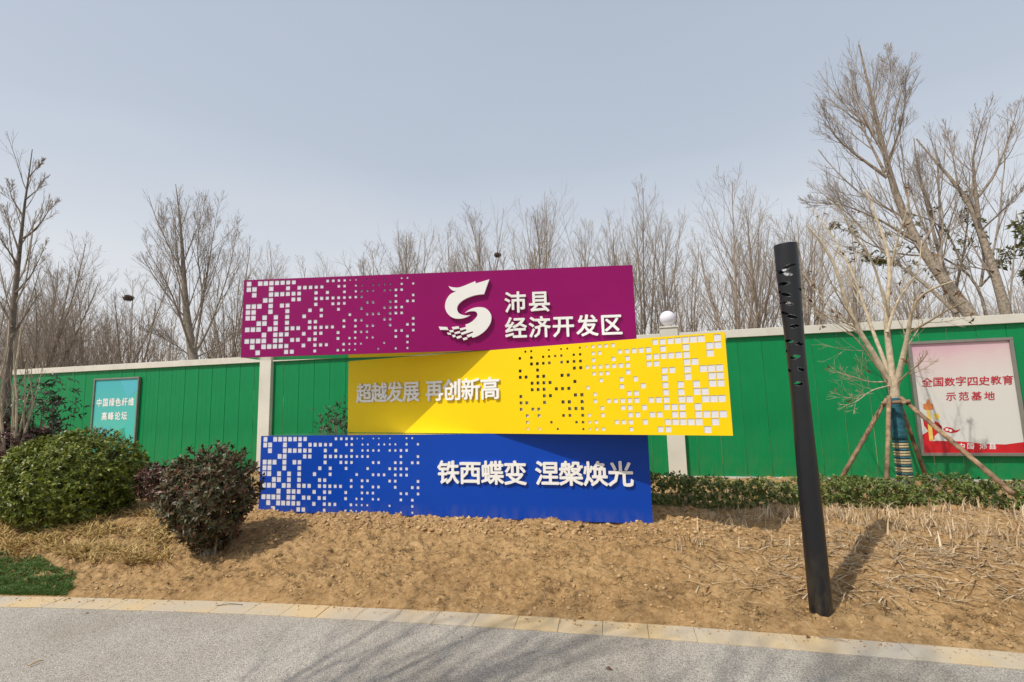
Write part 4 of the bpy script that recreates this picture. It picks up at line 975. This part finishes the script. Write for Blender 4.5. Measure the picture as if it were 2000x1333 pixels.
# bird nests
def nest(px, py, crown_obj, r, lab, seed):
    # rest it on the crown where a limb passes nearest to this direction
    bpy.context.view_layer.update()
    mw = np.array(crown_obj.matrix_world); v = np.empty(len(crown_obj.data.vertices)*3, np.float32); crown_obj.data.vertices.foreach_get('co', v)
    v = v.reshape(-1, 3)@mw[:3, :3].T+mw[:3, 3]; rel = v-EYE; dd_ = rel@fw
    sx_ = 1000+FPX*(rel@rt)/dd_; sy_ = 666.5-FPX*(rel@up)/dd_
    c = v[np.argmin((sx_-px)**2+(sy_-py)**2)]
    rg = np.random.default_rng(seed); n = 150
    dd = unit(rg.normal(size=(n, 3))); p_ = dd*np.array([1, 1, .55])*r*rg.uniform(.4, 1.15, (n, 1)); t_ = unit(np.cross(dd, rg.normal(size=(n, 3))))*r*.6
    P = np.stack([p_-t_, p_+dd*.02, p_+t_], 1); o = put('bird_nest', join_tubes('bird_nest', [(P, np.full((n, 3), .007), 3)], rg), m_nest, None, tuple(c))
    tag(o, lab, 'nest')
nest(969, 496, bg_crowns[13], .15, 'dark bird nest in the poplar above the magenta box', 5)
nest(232, 585, bg_crowns[3], .13, 'small twig nest in the dark forked tree above the teal poster', 6)

# tree standing behind the viewer whose branches throw the faint stripes over the path
for k, (x_, y_, rz_, s_, vr, lab) in enumerate(((-2.5, -.6, 1.0, .84, 6, 'bare street tree behind the viewer beside the path, middle one of three'), (-3.7, .0, 3.6, .80, 1, 'bare street tree behind the viewer, nearest to the grass patch'), (-1.3, -1.5, 2.2, .92, 6, 'bare street tree behind the viewer, farthest along the path'))):
    e = empty('street_tree', (x_, y_, 0), rz_); e.scale = (s_, s_, s_); tag(e, lab, 'tree', 'street trees behind the viewer'); put('trunk', variants[vr][0], None, e); put('crown', variants[vr][1], None, e)

# ------------------------------------------------------------------ soil clods, straw, stalks, grass, weeds
rg = np.random.default_rng(400)
bm = bmesh.new(); bmesh.ops.create_icosphere(bm, subdivisions=1, radius=1); ico = np.array([v.co[:] for v in bm.verts]); icof = np.array([[v.index for v in f.verts] for f in bm.faces]); bm.free()
def clods(n, xr, tr, size, seed, name, label, flatz=None):
    rg = np.random.default_rng(seed)
    x = rg.uniform(*xr, n); t = rg.uniform(*tr, n); y = ky(x)+t
    keepm = rg.random(n) < .35+1.3*(vnoise(x*2.1, y*2.1)+.5)
    x, y = x[keepm], y[keepm]; n = len(x)
    s = size[0]*(rg.random(n)**-.55); s = np.minimum(s, size[1])
    V = ico[None]*(1+.35*rg.normal(size=(n, 12, 1)))*s[:, None, None]*rg.uniform(.6, 1.3, (n, 1, 3))*np.array([1, 1, .7])
    a = rg.random(n)*6.28; ca, sa = np.cos(a)[:, None], np.sin(a)[:, None]
    V = np.stack([V[..., 0]*ca-V[..., 1]*sa, V[..., 0]*sa+V[..., 1]*ca, V[..., 2]], -1)
    V += np.stack([x, y, (gz(x, y) if flatz is None else flatz)+s*.15], -1)[:, None]
    T_ = (icof[None]+(np.arange(n)*12)[:, None, None]).reshape(-1, 3)
    o = put(name, np_mesh(name, V.reshape(-1, 3), tris=T_), m_clod); tag(o, label, kind='stuff')
clods(16000, (-6.5, 6.4), (.02, 2.6), (.0035, .015), 401, 'soil_crumbs', 'small crumbs of dry earth scattered over the bed')
clods(3400, (-3.3, 2.1), (1.15, 2.05), (.007, .026), 402, 'soil_clods', 'larger earth clods heaped along the foot of the blue box')
clods(1300, (-5.5, 4.5), (-.10, .02), (.0016, .008), 403, 'kerb_grit', 'fine earth grit spilled from the bed onto the kerb', .008)
clods(500, (-5.5, 4.5), (-.20, -.08), (.0012, .004), 404, 'kerb_dust', 'thin earth grit on the outer side of the kerb', .008)

def blades(x, y, h, w, lean, rg, z=None, flat=0.0):
    """bent strips: 3 segments"""
    n = len(x); a = rg.random(n)*6.28; d = np.stack([np.cos(a), np.sin(a), 0*a], -1); sd = np.stack([-np.sin(a), np.cos(a), 0*a], -1)
    b = np.stack([x, y, (gz(x, y) if z is None else z)-.004], -1); pts = []
    for k, f in enumerate((0, .4, .75, 1.0)):
        hh = h*f*(1-.35*lean*f*f)*(1-flat); oo = h*lean*f**1.6*(1+flat)
        pts.append((b+d*oo[:, None]+np.array([0, 0, 1])*hh[:, None], w*(1-.8*f)))
    V = np.stack([np.stack([p-sd*(ww/2)[:, None], p+sd*(ww/2)[:, None]], 1) for p, ww in pts], 1).reshape(-1, 3)
    k = (np.arange(n)*8)[:, None]; q = np.concatenate([k+np.array([[0, 1, 3, 2]]), k+np.array([[2, 3, 5, 4]]), k+np.array([[4, 5, 7, 6]])], 0)
    return V, q
def scatter(name, label, pts, h, w, lean, m, seed, flat=0.0):
    rg = np.random.default_rng(seed); x, y = pts; n = len(x)
    V, q = blades(x, y, rg.uniform(*h, n), rg.uniform(*w, n), rg.uniform(*lean, n), rg, flat=flat)
    o = put(name, np_mesh(name, V, q), m); tag(o, label, kind='stuff'); return o
# straw at the left: under and in front of the bushes
n = 3600; px = rg.uniform(-30, 330, n); py = rg.uniform(1000, 1100, n)
ok = (py < 1085+.12*(px-20)) & (py < 1125-.1*np.abs(px-200)) & (vnoise(px*.022, py*.05) > -.16)
w3 = on_bed(px[ok], py[ok]); scatter('dry_grass', 'flattened yellow dry grass in front of the green bush', (w3[:, 0], w3[:, 1]), (.07, .22), (.010, .020), (.5, 1.3), m_straw, 411, flat=.25)
cx, cy = rg.uniform(-3.6, -2.2, 40), rg.uniform(5.2, 6.4, 40)
# stubble of pale stalks at the right
def clump_pts(n, k, xr, yr, sp, rg):
    cx = rg.uniform(*xr, n); cy = rg.uniform(*yr, n); return (cx[:, None]+rg.normal(size=(n, k))*sp).ravel(), (cy[:, None]+rg.normal(size=(n, k))*sp).ravel()
x, y = clump_pts(330, 9, (1.4, 6.4), (4.2, 5.5), .04, rg); ok = (y < 5.62-.115*(x-1.4)) & (y > 4.35-.18*(x-1.5)) & (vnoise(x*1.4, y*2)+.1*(x-2) > -.1); x, y = x[ok], y[ok]
scatter('dry_stalks', 'pale dry stubble stalks standing and lying in front of the hedge', (x, y), (.04, .15), (.009, .018), (.05, .9), m_stalk, 412)
def right_patch(n, top, bottom, seed):
    rg = np.random.default_rng(seed); px = rg.uniform(1290, 2080, n); py = rg.uniform(985, bottom, n)
    dens = np.clip((px-1290)/450, .15, 1)*(1-.75*sstep(1040, bottom, py))*(1.0+1.8*vnoise(px*.018, py*.05))
    w = on_bed(px, py); ok = (rg.random(n) < dens) & (w[:, 1] < 5.60-.115*(w[:, 0]-1.4)); return w[ok, 0], w[ok, 1]
scatter('fallen_stalks', 'pale broken stalks lying flat on the soil at the right', right_patch(5200, 985, 1180, 413), (.05, .16), (.006, .017), (.8, 1.3), m_stalk, 413, flat=.72)
scatter('standing_stubble', 'short pale stubble stems standing up in front of the hedge', right_patch(520, 985, 1100, 417), (.05, .16), (.009, .020), (.05, .7), m_stalk, 417)
x = rg.uniform(-4.8, 5, 420); y = ky(x)+rg.uniform(.08, 1.6, 420)
scatter('straw_bits', 'scattered bits of straw on the bare soil', (x, y), (.03, .09), (.004, .008), (.9, 1.2), m_stalk, 414, flat=.85)
# weeds in the front of the bed
x, y = clump_pts(2600, 9, (-4.6, 6), (0, 1), .018, rg); tt = y; y = ky(x)+.06+tt*1.3; ok = vnoise(x*1.8+3, y*3)-.10*(tt-.4) > -.06; x, y = x[ok], y[ok]
scatter('low_weeds', 'tiny brown and green weed tufts in the front of the bed', (x, y), (.012, .034), (.004, .008), (.5, 1.4), m_weed, 415, flat=.3)
# lawn corner at the left
n = 60000; px = rg.uniform(-200, 165, n); py = rg.uniform(1078, 1168, n); edge = 1085+np.maximum(0, px-60)*.42+7*vnoise(px*.06, px*0)*2+rg.exponential(5, n)-5; xr_ = 152-np.abs(py-1135)*.5+10*vnoise(py*.08, py*0)*2-rg.exponential(9, n)
ok = (py > edge) & (px < xr_) & ~((np.hypot((px-95)/42, (py-1122)/5.5) < 1) & (rg.random(n) < .75))
w3 = on_bed(px[ok], py[ok]); kk = (w3[:, 1]-ky(w3[:, 0]) > .02)
w3 = w3[kk]; scatter('grass', 'patch of short green lawn grass in the lower left corner', (w3[:, 0], w3[:, 1]), (.018, .04), (.003, .006), (.3, 1.1), m_grass, 416)

# fallen leaves and twigs on the path
def one_leaf(px, py, z, L, lab, m, seed):
    rg = np.random.default_rng(seed); p = on_z(px, py, z); a = rg.random()*6.28
    V, t = leaves(np.zeros((1, 3)), np.array([[math.cos(a), math.sin(a), .12]]), np.array([[0, .1, 1.]]), [L], [L*.45], .3, .3); o = put('fallen_leaf', np_mesh('fallen_leaf', V, tris=t), m, None, (p[0], p[1], p[2]+.004)); tag(o, lab, 'leaf')
one_leaf(174, 1199, 0, .035, 'small dark leaf lying on the path at the left', m_leaf_brown, 1)
one_leaf(315, 1173, .006, .035, 'curled brown leaf on the kerb left of centre', m_leaf_brown, 2)
one_leaf(1575, 1248, .006, .05, 'curled brown leaf on the kerb below the black lamp post', m_leaf_brown, 3)
one_leaf(1180, 1307, 0, .06, 'long dark leaf on the path below the blue box', m_leaf_brown, 4)
one_leaf(903, 1248, 0, .03, 'tiny brown leaf on the path near the middle', m_leaf_brown, 8)
def twig(a, b, r, lab, m):
    p, q = on_z(*a, .012), on_z(*b, .012); mid = (p+q)/2+np.array([0, .012, .006]); c = (p+q)/2
    o = put('twig', MB().tube([tuple(p-c), tuple(mid-c), tuple(q-c)], [r, r*.9, r*.5], 6).mesh('twig', True), m, None, tuple(c)); tag(o, lab, 'twig')
twig((422, 1183), (474, 1181), .004, 'thin brown twig lying on the kerb at the left', m_bark)
twig((56, 1300), (86, 1290), .005, 'pale straw stalk lying on the path at the lower left', m_stalk)
twig((1600, 1245), (1656, 1254), .003, 'thin brown twig lying on the kerb below the black lamp post', m_bark)
